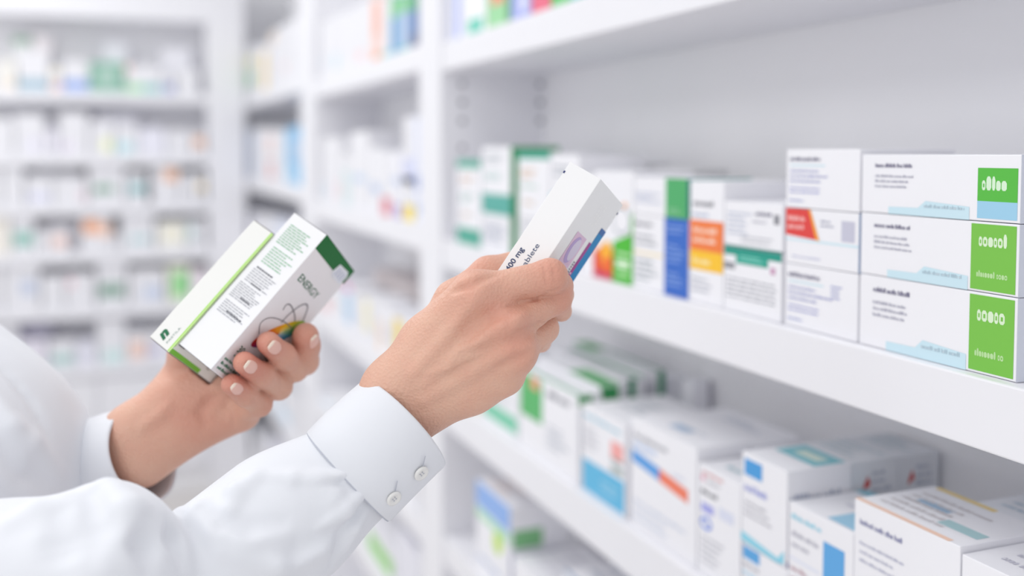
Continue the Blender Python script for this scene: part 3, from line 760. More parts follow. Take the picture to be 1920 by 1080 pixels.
c.rect('T', 0, 0, 1, 1, '#4b4038').rect('U', .02, .02, .98, .98, '#d8d2c8')
held(HB, c, 'white carton with dark green top band and rainbow oval, front one in the left hand')

# carton with the green edge line
c = Carton(HC.V, HC.W, HC.L, '#ebebe7', .0009)
c.rect('F', .90, .005, 1, .995, '#a9db62').rect('F', .955, .005, .985, .99, '#d4efae', 2)
c.rect('N', 0, .004, .62, .036, '#7cc142').rect('N', 0, .05, .012, .99, '#c8e4a0', 1)
c.lines('N', .03, .07, .17, .115, 3, '#707074', 221, .6, .1).lines('N', .50, .075, .64, .085, 1, '#a09c96', 222, .8, 0).lines('N', .68, .06, .74, .07, 1, '#8c8882', 223, .8, 0)
for i in range(40): c.rect('N', .018, .2 + i * .019, .034, .2 + i * .019 + .012, '#8f979c', 2)
u, v = HC.f_uv(305.5, 638)
c.text('F', 'n', u, v, .0105, '#0a6a44', bold=.055, ang=90, fit=.0078, shear=.25)
u, v = HC.f_uv(313.5, 645)
c.text('F', 'PASTILA', u, v, .0024, '#8fa39b', ang=90, fit=.0145)
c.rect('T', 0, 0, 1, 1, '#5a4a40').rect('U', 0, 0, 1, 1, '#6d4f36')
held(HC, c, 'white carton with a lime green edge line, rear one in the left hand')

# ------------------------------------------------------------------ the person: distance fields turned into meshes
def V3(p): return np.array((p[0], p[1], p[2]), np.float32)
class Field:
    def __init__(s, lo, hi, h):
        s.lo = np.array(lo, np.float32); s.h = h
        n = np.ceil((np.array(hi) - np.array(lo)) / h).astype(int) + 1
        s.n = n
        s.ax = [s.lo[i] + h * np.arange(n[i], dtype=np.float32) for i in range(3)]
    def cone(s, a, b, ra, rb):
        """distance to a limb segment whose radius runs from ra to rb"""
        a, b = V3(a), V3(b); ba = b - a; L2 = float(ba @ ba) + 1e-12
        X = (s.ax[0] - a[0])[:, None, None]; Y = (s.ax[1] - a[1])[None, :, None]; Z = (s.ax[2] - a[2])[None, None, :]
        t = np.clip((X * ba[0] + Y * ba[1] + Z * ba[2]) / L2, 0, 1).astype(np.float32)
        d = np.sqrt((X - t * ba[0]) ** 2 + (Y - t * ba[1]) ** 2 + (Z - t * ba[2]) ** 2)
        return (d - (ra + (rb - ra) * t)).astype(np.float32)
    def block(s, hh, grow):
        """distance to a held carton, grown a little"""
        o = V3(hh.p(hh.L / 2, -hh.V / 2, hh.W / 2)); D = None
        X = (s.ax[0] - o[0])[:, None, None]; Y = (s.ax[1] - o[1])[None, :, None]; Z = (s.ax[2] - o[2])[None, None, :]
        for e, half in ((hh.u, hh.L / 2), (hh.v, hh.V / 2), (hh.w, hh.W / 2)):
            q = np.abs(X * e.x + Y * e.y + Z * e.z) - (half + grow)
            D = q if D is None else np.maximum(D, q)
        return D.astype(np.float32)
def smin(a, b, k):
    if a is None: return b
    h = np.maximum(k - np.abs(a - b), 0) / k
    return np.minimum(a, b) - h * h * (k * .25)
def smax(a, b, k): return -smin(-a, -b, k)
def limb(F, pts, k):
    """pts: (point, radius) joints in order"""
    D = None
    for (p, r), (q, r2) in zip(pts, pts[1:]): D = smin(D, F.cone(p, q, r, r2), k)
    return D
def nets(F, D):
    """surface nets"""
    ins = D < 0
    nx, ny, nz = D.shape
    acc = np.zeros((nx - 1, ny - 1, nz - 1, 3), np.float32); cnt = np.zeros((nx - 1, ny - 1, nz - 1), np.float32)
    for ax in range(3):
        for i in (0, 1):
            for j in (0, 1):
                off0 = [0, 0, 0]; o = [k for k in range(3) if k != ax]
                off0[o[0]], off0[o[1]] = i, j
                off1 = list(off0); off1[ax] = 1
                sl = lambda f: tuple(slice(f[k], f[k] + D.shape[k] - 1) for k in range(3))
                a, b = D[sl(off0)], D[sl(off1)]
                cr = (a < 0) != (b < 0)
                t = np.where(cr, a / np.where(cr, a - b, 1), 0)
                acc[..., ax] += np.where(cr, t, 0)
                for k in range(2): acc[..., o[k]] += np.where(cr, (i, j)[k], 0)
                cnt += cr
    m = cnt > 0
    idx = -np.ones(m.shape, np.int64); cells = np.argwhere(m); idx[m] = np.arange(len(cells))
    v = (cells + acc[m] / cnt[m][:, None]) * F.h + F.lo
    quads = []
    for ax in range(3):
        o = [k for k in range(3) if k != ax]
        s0 = [slice(None)] * 3; s1 = [slice(None)] * 3
        s0[ax] = slice(0, -1); s1[ax] = slice(1, None)
        a, b = ins[tuple(s0)], ins[tuple(s1)]
        e = np.argwhere(a != b)
        e = e[(e[:, o[0]] > 0) & (e[:, o[1]] > 0) & (e[:, o[0]] < D.shape[o[0]] - 1) & (e[:, o[1]] < D.shape[o[1]] - 1)]
        if not len(e): continue
        c = []
        for i, j in ((-1, -1), (0, -1), (0, 0), (-1, 0)):
            q = e.copy(); q[:, o[0]] += i; q[:, o[1]] += j; c.append(idx[q[:, 0], q[:, 1], q[:, 2]])
        q = np.stack(c, 1)
        flip = a[e[:, 0], e[:, 1], e[:, 2]]
        if ax == 1: flip = ~flip
        q[~flip] = q[~flip][:, ::-1]
        quads.append(q)
    q = np.concatenate(quads)
    # light smoothing
    for _ in range(2):
        s_ = np.zeros_like(v); n_ = np.zeros(len(v))
        for k in range(4):
            a, b = q[:, k], q[:, (k + 1) % 4]
            np.add.at(s_, a, v[b]); np.add.at(n_, a, 1); np.add.at(s_, b, v[a]); np.add.at(n_, b, 1)
        v = v * .5 + s_ / np.maximum(n_, 1)[:, None] * .5
    return v, q
def largest(v, q):
    lab = np.arange(len(v))
    while True:
        m = lab[q].min(1); new = lab.copy()
        for k in range(4): np.minimum.at(new, q[:, k], m)
        new = new[new]
        if (new == lab).all(): break
        lab = new
    ids, n = np.unique(lab, return_counts=True); keep = lab == ids[n.argmax()]
    idx = np.cumsum(keep) - 1
    return v[keep], idx[q[keep[q].all(1)]]
def mesh_np(name, v, q, m):
    me = bpy.data.meshes.new(name)
    me.from_pydata([tuple(x) for x in v.tolist()], [], q.tolist()); me.update()
    me.materials.append(m)
    me.polygons.foreach_set('use_smooth', [True] * len(me.polygons))
    return me

def surf(F, D, x, y, z0=.5, z1=1.1):
    """first point of the shape along the line of sight of a picture point"""
    z = np.linspace(z0, z1, 1500, dtype=np.float32); d = V3(raydir(x, y)); P = V3(CAM)[None] + z[:, None] * d[None]
    i = np.round((P - F.lo) / F.h).astype(int); ok = ((i >= 0) & (i < F.n)).all(1)
    i = np.clip(i, 0, F.n - 1); ins = ok & (D[i[:, 0], i[:, 1], i[:, 2]] < 0)
    k = int(np.argmax(ins)) if ins.any() else None
    return None if k is None else (Vector(P[k].tolist()), Vector(d.tolist()).normalized())
def stroke3(F, D, pts, r, k, sink, carve=False):
    """a raised fold (or, carved, a crease) along picture points laid on the shape's surface; sink = how deep its axis lies, in mm"""
    q = [surf(F, D, *p) for p in pts]; q = [a[0] + a[1] * (sink * .001) for a in q if a is not None]
    if len(q) < 2: return D
    S_ = None
    n = len(q) - 1
    for i, (a, b) in enumerate(zip(q, q[1:])):
        t0, t1 = i / n, (i + 1) / n; w = lambda t: r * .001 * (.35 + .65 * math.sin(math.pi * min(max(t, .0), 1)) ** .7)
        S_ = smin(S_, F.cone(a, b, w(t0), w(t1)), .002)
    return smax(D, -S_, k * .001) if carve else smin(D, S_, k * .001)

# --- skin
def skin_mat():
    m = bpy.data.materials.new('skin'); m.use_nodes = True; nt = m.node_tree; b = nt.nodes['Principled BSDF']
    at_ = nt.nodes.new('ShaderNodeAttribute'); at_.attribute_name = 'flush'
    tc = nt.nodes.new('ShaderNodeTexCoord')
    nz = nt.nodes.new('ShaderNodeTexNoise'); nz.inputs['Scale'].default_value = 70; nz.inputs['Detail'].default_value = 3
    nt.links.new(tc.outputs['Object'], nz.inputs['Vector'])
    mx = nt.nodes.new('ShaderNodeMix'); mx.data_type = 'RGBA'
    mx.inputs['A'].default_value = lin('#dcb09a'); mx.inputs['B'].default_value = lin('#cf8a78')
    ma = nt.nodes.new('ShaderNodeMath'); ma.operation = 'MULTIPLY_ADD'
    nt.links.new(nz.outputs['Fac'], ma.inputs[0]); ma.inputs[1].default_value = 0.5
    nt.links.new(at_.outputs['Fac'], ma.inputs[2])
    sb = nt.nodes.new('ShaderNodeMath'); sb.operation = 'SUBTRACT'; sb.use_clamp = True; sb.inputs[1].default_value = 0.17
    nt.links.new(ma.outputs[0], sb.inputs[0])
    nt.links.new(sb.outputs[0], mx.inputs['Factor']); nt.links.new(mx.outputs['Result'], b.inputs['Base Color'])
    b.inputs['Roughness'].default_value = 0.5; b.inputs['Specular IOR Level'].default_value = 0.35
    b.inputs['Subsurface Weight'].default_value = 0.12
    b.inputs['Subsurface Radius'].default_value = (.9, .35, .2); b.inputs['Subsurface Scale'].default_value = 0.006
    vo = nt.nodes.new('ShaderNodeTexVoronoi'); vo.inputs['Scale'].default_value = 520
    n2 = nt.nodes.new('ShaderNodeTexNoise'); n2.inputs['Scale'].default_value = 260; n2.inputs['Detail'].default_value = 5
    nt.links.new(tc.outputs['Object'], vo.inputs['Vector']); nt.links.new(tc.outputs['Object'], n2.inputs['Vector'])
    ad = nt.nodes.new('ShaderNodeMath'); ad.operation = 'ADD'
    nt.links.new(vo.outputs['Distance'], ad.inputs[0]); nt.links.new(n2.outputs['Fac'], ad.inputs[1])
    bp = nt.nodes.new('ShaderNodeBump'); bp.inputs['Strength'].default_value = 0.5; bp.inputs['Distance'].default_value = 0.0008
    nt.links.new(ad.outputs[0], bp.inputs['Height']); nt.links.new(bp.outputs['Normal'], b.inputs['Normal'])
    return m
M_SKIN = skin_mat()
M_NAIL = mat('fingernail', '#e8bcae', 0.35, 0.4); M_NAILTIP = mat('fingernail_edge', '#f1e0cf', 0.35, 0.5)
mm = lambda *p: [(q, r * .001) for q, r in p]
ra = lambda u, v, w: HA.p(.125 + u * .001, v * .001, w * .001)
rb = lambda u, v, w: HB.p(u * .001, v * .001, w * .001)

# right hand (the one nearer the viewer, seen from its back)
R_ = dict(iM=at(893, 553, .680), iP=at(1031, 518, .685), mM=at(950, 612, .676), mP=at(1041, 558, .704),
          rM=at(965, 663, .681), rP=at(1019, 616, .715), lM=at(946, 705, .690), lP=at(985, 655, .722),
          tM=at(852, 562, .716), tP=at(915, 512, .730))
R_fing = [mm((R_['iM'], 12.5), (R_['iP'], 11.2), (ra(-77, 10.2, 16), 9.5), (ra(-80, 9.2, 33), 8.5)),
          mm((R_['mM'], 13), (R_['mP'], 11), (ra(-87, 9.8, 34), 8.3), (ra(-90, 9, 48), 8)),
          mm((R_['rM'], 12), (R_['rP'], 10.0), (ra(-112, 7.5, 46), 8), (ra(-117, 4, 60), 8)),
          mm((R_['lM'], 10.5), (R_['lP'], 8.8), (ra(-131, 0, 52), 7.6), (ra(-134, -8, 60), 7))]
R_thumb = mm((at(804, 638, .708), 14.5), (R_['tM'], 13), (R_['tP'], 11.2), (ra(-82, -37, 33), 9.5))
wr, wu = at(742, 732, .700), at(773, 763, .702)
R_palm = [mm((at(658, 846, .694), 17), (wr, 18.5)), mm((at(690, 880, .696), 16), (wu, 18.5)),
          mm((wr, 18.5), (at(804, 640, .704), 16)), mm((wr, 19), (R_['iM'], 14.5)), mm((wr, 18), (R_['mM'], 14.5)),
          mm((wu, 18), (R_['rM'], 14)), mm((wu, 18.5), (at(885, 728, .695), 14.5)), mm((at(885, 728, .695), 14.5), (R_['lM'], 12)),
          mm((at(805, 690, .712), 18), (at(905, 640, .706), 14)), mm((wu, 16), (at(920, 690, .706), 13)),
          mm((at(800, 640, .704), 16), (R_['iM'], 12.5))]
R_bump = [(at(955, 603, .668), .0075), (at(976, 653, .672), .007), (at(893, 556, .671), .007)]
R_strokes = [([(790, 722), (850, 672), (940, 612)], 2.4, 8, 1.5, False), ([(795, 748), (880, 700), (955, 655)], 2.2, 8, 1.5, False), ([(775, 700), (830, 640), (888, 565)], 2.4, 8, 1.5, False),
             ([(800, 700), (838, 690), (862, 655), (900, 640)], 1.1, 3, .4, False), ([(840, 690), (880, 668), (905, 664)], 1.0, 3, .4, False),
             ([(915, 596), (950, 580), (985, 567)], 4, 7, -2.8, True), ([(940, 579), (975, 568), (1005, 560), (1035, 548), (1048, 541)], 1.5, 1.2, -.5, True), ([(962, 626), (990, 617), (1012, 610), (1032, 602), (1060, 590)], 1.4, 1.2, -.5, True), ([(950, 645), (985, 628), (1010, 612)], 3.5, 6, -2.4, True), ([(940, 690), (975, 676), (995, 664)], 3, 5, -2.0, True),
             ([(848, 548), (885, 533), (930, 514)], 2.6, 4, -1.0, True),
             ([(1018, 494), (1022, 512), (1026, 536)], .8, 1.2, -.3, True), ([(1034, 493), (1039, 512), (1042, 532)], .8, 1.2, -.3, True)]
L_strokes = [([(405, 745), (388, 755), (376, 772), (384, 796)], 3.0, 6, -1.8, True), ([(268, 800), (300, 778), (318, 760)], 2.4, 7, 1.2, False),
             ([(425, 762), (436, 778), (438, 800)], 1.6, 3, -.8, True), ([(470, 742), (480, 752), (488, 768)], 1.0, 2, -.4, True), ([(520, 700), (528, 712), (530, 728)], .9, 1.6, -.3, True)]
# left hand (palm side to the viewer)
iP, mP, rP, lP = at(572, 678, .806), at(553, 690, .797), at(523, 725, .791), at(487, 758, .783)
mcp = lambda p, k: p - HB.v * k + HB.w * .012
L_ = dict(iM=mcp(iP, .040), mM=mcp(mP, .040), rM=mcp(rP, .036), lM=at(452, 772, .814))
L_fing = [mm((L_['iM'], 11), (iP, 10), (at(574, 648, .797), 10.2), (at(573, 630, .788), 10.3)),
          mm((L_['mM'], 11), (mP, 10), (at(530, 667, .774), 9.3), (at(503, 643, .752), 8.6)),
          mm((L_['rM'], 11), (rP, 9.6), (at(490, 703, .764), 9), (at(458, 680, .741), 8.2)),
          mm((L_['lM'], 10.5), (lP, 8.8), (at(460, 740, .762), 8.2), (at(434, 720, .745), 7.6))]
wa, wb = at(251, 813, .808), at(262, 857, .808)
L_palm = [mm((at(150, 868, .826), 15), (wa, 19.5)), mm((at(170, 915, .826), 15), (wb, 19.5)),
          mm((wa, 19.5), (at(322, 748, .824), 19)), mm((wb, 19.5), (at(400, 775, .826), 16.5)), mm((at(400, 775, .826), 16.5), (L_['lM'], 12.5)),
          mm((wa, 18), (L_['iM'], 12)), mm((wa, 18), (L_['mM'], 12)), mm((wb, 18), (L_['rM'], 12)), mm((wb, 17), (L_['lM'], 12)),
          mm((at(328, 748, .824), 18), (at(350, 702, .836), 15)), mm((at(345, 768, .818), 13), (at(385, 778, .820), 12))]
L_thumb = mm((at(325, 742, .826), 17), (at(342, 704, .836), 14), (rb(6, -70, 48), 11), (rb(32, -68, 40), 9.5))

def hand(palm, fingers, thumb, bumps, strokes_, h, held_):
    pts = [p for ch in palm + fingers + [thumb] for p, r in ch]
    lo = [min(p[i] for p in pts) - .028 for i in range(3)]; hi = [max(p[i] for p in pts) + .028 for i in range(3)]
    F = Field(lo, hi, h)
    D = None
    for ch in palm: D = smin(D, limb(F, ch, .006), .013)
    for p, r in bumps: D = smin(D, F.cone(p, p, r, r), .012)
    D = smin(D, limb(F, thumb, .006), .007)
    G = None
    for ch in fingers: G = smin(G, limb(F, ch, .005), .0016)
    D = smin(D, G, .008)
    for a in strokes_: D = stroke3(F, D, *a)
    for hh in held_: D = smax(D, -F.block(hh, .0013), .0012)      # skin gives way where it presses on the card
    return nets(F, D)
vR, qR = largest(*hand(R_palm, R_fing, R_thumb, R_bump, R_strokes, .0012, [HA]))
vL, qL = largest(*hand(L_palm, L_fing, L_thumb, [], L_strokes, .0013, [HB, HC]))
# upper arms, chest and neck inside the shirt
SH = dict(re=at(395, 1085, .650), ru=at(185, 1060, .60), rs=at(-420, 1000, .66), ls=at(-330, 620, 1.02), le=at(-120, 1010, .93))
F = Field(*[[f(p[i] for p in (SH['rs'], SH['ls'], SH['re'], at(-760, -150, .86), at(-300, -100, 1.0), at(-110, 1300, .82), at(262, 857, .80), at(700, 850, .69))) + s for i in range(3)] for f, s in ((min, -.12), (max, .12))], .006)
D = limb(F, mm((SH['rs'], 50), (at(-300, 1150, .62), 42), (at(-60, 1160, .60), 42), (SH['ru'], 34), (at(300, 1130, .63), 28), (SH['re'], 34), (at(655, 870, .694), 20)), .008)
D = smin(D, limb(F, mm((SH['ls'], 45), (SH['le'], 34), (at(150, 890, .825), 20)), .008), .006)
D = smin(D, limb(F, mm((at(-500, 520, .80), 85), (at(-135, 905, .79), 88), (at(-130, 1500, .82), 92)), .008), .006)
D = smin(D, limb(F, mm((SH['rs'], 45), (at(-520, 520, .84), 70), (SH['ls'], 45)), .008), .006)
HC_ = at(-520, 130, .86); FD = (RT * .93 + FW * .35 - UP * .12).normalized(); HS = FD.cross(UP).normalized(); HU = HS.cross(FD)
hp = lambda f, u, s=0: HC_ + FD * (f * .001) + HU * (u * .001) + HS * (s * .001)
D = smin(D, limb(F, mm((at(-520, 520, .85), 62), (hp(-15, -75), 54)), .02), .03)
Hd = smin(F.cone(hp(-12, 22), hp(10, 20), .078, .076), F.cone(hp(28, -55), hp(58, -68), .045, .030), .05)
Hd = smin(Hd, F.cone(hp(60, 0), hp(64, -60), .030, .026), .04)
Hd = smin(Hd, F.cone(hp(88, 6), hp(106, -22), .008, .012), .02)                       # nose
Hd = smin(Hd, F.cone(hp(88, -52, -12), hp(88, -52, 12), .008, .008), .012)            # lips
for sd in (-1, 1):
    Hd = smin(Hd, F.cone(hp(-8, 8, sd * 76), hp(-6, -22, sd * 73), .013, .009), .008)   # ears
    Hd = smax(Hd, -F.cone(hp(98, 14, sd * 30), hp(92, 14, sd * 34), .012, .014), .014)   # eye sockets
    Hd = smin(Hd, F.cone(hp(74, 12, sd * 30), hp(74, 12, sd * 30), .013, .013), .004)
D = smin(D, Hd, .02)
vB, qB = largest(*nets(F, D))
Hh = F.cone(hp(-20, 32), hp(0, 34), .090, .086)
Hh = smin(Hh, F.cone(hp(-58, -10), hp(-70, -60), .055, .030), .04)
cut = F.cone(hp(70, -35), hp(120, -60), .085, .085)
Hh = smax(Hh, -cut, .02)
vH, qH = largest(*nets(F, Hh))
v = np.concatenate([vR, vL, vB]); q = np.concatenate([qR, qL + len(vR), qB + len(vR) + len(vL)])
person = thing('person', 'person in a white shirt reaching right with medicine cartons in both hands', 'person', at(-300, 1400, .85))
def child(name, me, parent):
    o = link(name, me, parent); o.matrix_parent_inverse = Matrix.Identity(4)
    w = Vector((0, 0, 0)); pp = parent
    while pp is not None: w += pp.location; pp = pp.parent
    o.location = -w if parent.type == 'EMPTY' else (0, 0, 0)
    return o
meb = mesh_np('body', v, q, M_SKIN)
fl = np.zeros(len(v), np.float32)
spots = [(at(*a), r, s) for a, r, s in (((893, 556, .668), .016, .30), ((955, 606, .664), .014, .34), ((975, 655, .668), .013, .28), ((1035, 508, .675), .013, .5), ((1052, 560, .698), .012, .5), ((900, 495, .722), .016, .35))]
spots += [(ch[-1][0], .014, .6) for ch in L_fing] + [(at(395, 785, .81), .022, .35), (at(345, 760, .805), .02, .3), (lP, .012, .3)]
for p, r, s in spots:
    d2 = ((v - V3(p)) ** 2).sum(1); fl += s * np.exp(-d2 / (2 * r * r))
a_ = meb.attributes.new('flush', 'FLOAT', 'POINT'); a_.data.foreach_set('value', np.clip(fl, 0, 1))
body = child('body', meb, person)
child('hair', mesh_np('hair', vH, qH, mat('dark_brown_hair', '#3a2a22', .5, .4, bump=.6, scale=120)), person)

def nail(tip, prev, normal, L, Wd, R, back):
    ax = (tip - prev).normalized(); n = (normal - ax * normal.dot(ax)).normalized(); side = ax.cross(n)
    bm = bmesh.new(); NU, NT = 9, 9; g = []
    for j in range(NT):
        t = j / (NT - 1); row = []
        tt = 2 * t - 1
        hw = Wd / 2 * (1 - .42 * max(0, -tt) ** 3 - .30 * max(0, tt) ** 4)
        for i in range(NU):
            s_ = 2 * i / (NU - 1) - 1; a = s_ * hw / R
            end = L * t + (.0012 * (1 - s_ * s_) * (t ** 3) - .0010 * (1 - s_ * s_) * ((1 - t) ** 3))
            rr = R - .0028 * max(0, t - .35) ** 2
            row.append(bm.verts.new(tip + ax * (end - back) + n * (rr * math.cos(a)) + side * (rr * math.sin(a))))
        g.append(row)
    for j in range(NT - 1):
        for i in range(NU - 1):
            f = bm.faces.new((g[j][i], g[j][i + 1], g[j + 1][i + 1], g[j + 1][i])); f.material_index = 1 if j == NT - 2 else 0
    rim = [g[0][i] for i in range(NU)] + [g[j][-1] for j in range(1, NT)] + [g[-1][i] for i in range(NU - 2, -1, -1)] + [g[j][0] for j in range(NT - 2, 0, -1)]
    low = [bm.verts.new(v_.co - n * .0011) for v_ in rim]
    for a in range(len(rim)):
        b = (a + 1) % len(rim); bm.faces.new((rim[a], low[a], low[b], rim[b])).material_index = 1 if rim[a] in g[-1] and rim[b] in g[-1] else 0
    bm.normal_update()
    if sum((f.normal.dot(n) for f in bm.faces)) < 0: bmesh.ops.reverse_faces(bm, faces=bm.faces)
    me = bpy.data.meshes.new('fingernail'); bm.to_mesh(me); bm.free()
    me.materials.append(M_NAIL); me.materials.append(M_NAILTIP)
    for p in me.polygons: p.use_smooth = True
    return child('fingernail', me, body)
tocam = -FW
for k, (ch, nn, L, W_) in enumerate(zip(L_fing, (RT * .75 - FW * .75 + UP * .1, HB.v * .40 - FW * .9 + UP * .35, HB.v * .40 - FW * .9 + UP * .35, HB.v * .45 - FW * .9 + UP * .30), (.011, .0115, .011, .010), (.0105, .0105, .0100, .0088))):
    (p0, r0), (p1, r1) = ch[-2], ch[-1]
    nail(p1, p0, nn.normalized(), L, W_, r1 + .0001, .0055)
# --- the shirt
def cloth_mat():
    m = bpy.data.materials.new('white_cotton'); m.use_nodes = True; nt = m.node_tree; b = nt.nodes['Principled BSDF']
    b.inputs['Base Color'].default_value = lin('#e1e3e8'); b.inputs['Roughness'].default_value = .85
    b.inputs['Specular IOR Level'].default_value = .2; b.inputs['Sheen Weight'].default_value = .15
    tc = nt.nodes.new('ShaderNodeTexCoord')
    n1 = nt.nodes.new('ShaderNodeTexNoise'); n1.inputs['Scale'].default_value = 900; n1.inputs['Detail'].default_value = 2
    n2 = nt.nodes.new('ShaderNodeTexNoise'); n2.inputs['Scale'].default_value = 22; n2.inputs['Detail'].default_value = 3
    for n in (n1, n2): nt.links.new(tc.outputs['Object'], n.inputs['Vector'])
    b1 = nt.nodes.new('ShaderNodeBump'); b1.inputs['Strength'].default_value = .12; b1.inputs['Distance'].default_value = .0004
    b2 = nt.nodes.new('ShaderNodeBump'); b2.inputs['Strength'].default_value = .25; b2.inputs['Distance'].default_value = .004
    nt.links.new(n1.outputs['Fac'], b1.inputs['Height']); nt.links.new(n2.outputs['Fac'], b2.inputs['Height'])
    nt.links.new(b2.outputs['Normal'], b1.inputs['Normal']); nt.links.new(b1.outputs['Normal'], b.inputs['Normal'])
    return m
M_CLOTH = cloth_mat()
M_SEAM = mat('seam_thread', '#b9bcc6', .8); M_BUTTON = mat('pearl_button', '#e6e5e2', .25, .6)

pS, pE = at(652, 894, .690), at(756, 793, .702)          # right cuff: seam and wrist end
F = Field(*[[f(p[i] for p in (SH['re'], at(-60, 1160, .60), at(185, 1060, .60), pS, at(420, 1150, .62))) + s for i in range(3)] for f, s in ((min, -.058), (max, .052))], .0018)
axR = (pE - pS).normalized()
# forearm sleeve
A1 = limb(F, [(SH['re'], .0475), (at(520, 985, .672), .0435), (pS, .0368)], .02)
# upper arm sleeve
A2 = limb(F, [(SH['ru'], .0475), (at(-60, 1160, .60), .058), (at(-200, 1155, .61), .064)], .03)
A2 = smin(A2, F.cone(at(230, 1110, .61), at(370, 1150, .64), .040, .043), .02)
D = smin(A1, A2, .004)
def ripple(F, D):
    X, Y, Z = F.ax[0][:, None, None], F.ax[1][None, :, None], F.ax[2][None, None, :]
    return D + (.0009 * np.sin(62 * X + 37 * Z + 2.2 * np.sin(41 * Y)) + .0008 * np.sin(83 * Y - 55 * Z + 1.7 * np.sin(48 * X))).astype(np.float32)
D = ripple(F, D)
for a in (  # folds and creases of the sleeve
        ([(338, 965), (375, 970), (418, 994), (455, 1006), (530, 1008)], 12, 8, 4, False),
        ([(380, 947), (420, 968), (470, 983), (530, 978)], 9, 5, -3.0, True),
        ([(320, 972), (330, 1005), (345, 1060)], 8, 4, -1.5, True),
        ([(675, 886), (640, 896), (600, 902), (550, 897), (480, 893)], 6, 5, 1.5, False),
        ([(676, 896), (640, 908), (600, 914), (560, 910)], 4.0, 2, -1.4, True),
        ([(585, 905), (625, 935), (660, 960)], 6, 7, 1.5, False),
        ([(708, 928), (676, 962), (645, 1005), (625, 1060)], 6, 4, -2.2, True), ([(692, 912), (650, 955), (600, 990)], 5, 5, 1, False), ([(690, 945), (665, 990), (650, 1030)], 4, 4, .5, False),
        ([(480, 895), (445, 925), (432, 955)], 7, 8, 2, False), ([(420, 1035), (520, 1052), (600, 1030)], 9, 10, 2.5, False), ([(500, 1030), (560, 1035), (620, 1005)], 7, 6, -3, True),
        ([(200, 915), (235, 965), (245, 1040)], 11, 12, 4, False), ([(110, 955), (115, 1010), (120, 1060)], 13, 10, -6, True), ([(285, 975), (278, 1020), (285, 1065)], 10, 6, -4.5, True),
        ([(170, 920), (180, 980), (170, 1050)], 8, 10, -4, True), ([(20, 985), (70, 962), (110, 945)], 7, 12, 2.0, False)):
    D = stroke3(F, D, *a)
vf_, qf_ = largest(*nets(F, D))
# the rest of the shirt, coarser
F = Field(*[[f(p[i] for p in (SH['rs'], SH['ls'], SH['re'], at(-480, 500, .90), at(-130, 1500, .92), at(190, 860, .80), pS)) + s for i in range(3)] for f, s in ((min, -.16), (max, .14))], .0034)
A4 = limb(F, [(at(-75, 1165, .605), .055), (at(-300, 1150, .62), .070), (SH['rs'], .08)], .03)
# left sleeve behind the chest
A3 = limb(F, [(SH['ls'], .065), (SH['le'], .05), (at(60, 930, .838), .044), (at(122, 908, .828), .040)], .02)
# chest
T = limb(F, [(at(-490, 522, .80), .1035), (at(-122, 900, .78), .1045), (at(-118, 1500, .80), .112)], .04)
T = smin(T, limb(F, [(p, .003) for p in (at(-120, 545, .785), at(-6, 662, .78), at(82, 750, .78), at(112, 800, .78), at(127, 862, .78), at(134, 960, .78))], .003), .012)   # front placket edge
T = smin(T, limb(F, [(SH['rs'], .075), (at(-510, 505, .82), .085), (SH['ls'], .075)], .03), .04)
D = smin(A4, smin(T, A3, .008), .006)
D = ripple(F, D)
for a in (([(-20, 672), (58, 752), (90, 812), (102, 872)], 4, 3, -1.9, True), ([(-10, 780), (60, 830), (110, 890)], 7, 10, 2, False), ([(0, 850), (50, 890), (90, 910)], 6, 8, -3, True), ([(-30, 720), (20, 800), (40, 870)], 7, 10, 2, False)):
    D = stroke3(F, D, *a)
vs_, qs_ = largest(*nets(F, D))
shirt = child('shirt', mesh_np('shirt', vs_, qs_, M_CLOTH), person)
child('sleeve', mesh_np('sleeve', vf_, qf_, M_CLOTH), shirt)

def cuff(p0, p1, r0, r1, name='cuff', flat=1.0, n=64, lip=.0022, skew=0.0):
    ax = (p1 - p0).normalized(); s_ = ax.cross(FW).normalized(); t_ = ax.cross(s_).normalized()
    prof = [(0, r0 - .004), (.004, r0 - .0006), (.02, r0 + .0004), (.35, r0 + (r1 - r0) * .35 + .0006), (.7, r0 + (r1 - r0) * .7 + .0004), (.97, r1), (1.0, r1 - .0004), (1.0, r1 - lip), (.95, r1 - lip - .0004), (.5, r0 + (r1 - r0) * .5 - lip)]
    v = []
    L = (p1 - p0).length
    for t, r in prof:
        for i in range(n):
            a = 2 * math.pi * i / n
            wob = 1 + .012 * math.sin(3 * a + 4 * t)
            dr = s_ * math.cos(a) + t_ * math.sin(a) * flat
            v.append(p0 + ax * (L * t + skew * t * -dr.dot(FW)) + dr * (r * wob))
    q = [(k * n + i, k * n + (i + 1) % n, (k + 1) * n + (i + 1) % n, (k + 1) * n + i) for k in range(len(prof) - 1) for i in range(n)]
    bm = bmesh.new(); V = [bm.verts.new(x) for x in v]
    for f in q: bm.faces.new([V[i] for i in f])
    bmesh.ops.recalc_face_normals(bm, faces=bm.faces)
    me = bpy.data.meshes.new(name); bm.to_mesh(me); bm.free(); me.materials.append(M_CLOTH)
    for p in me.polygons: p.use_smooth = True
    return child(name, me, shirt), (p0, ax, s_, t_, L, r0, r1, flat, skew)
c1, fr = cuff(pS, pE, .0408, .0408, skew=.007)
c2, fl2 = cuff(at(118, 908, .829), at(270, 850, .807), .0430, .0396)
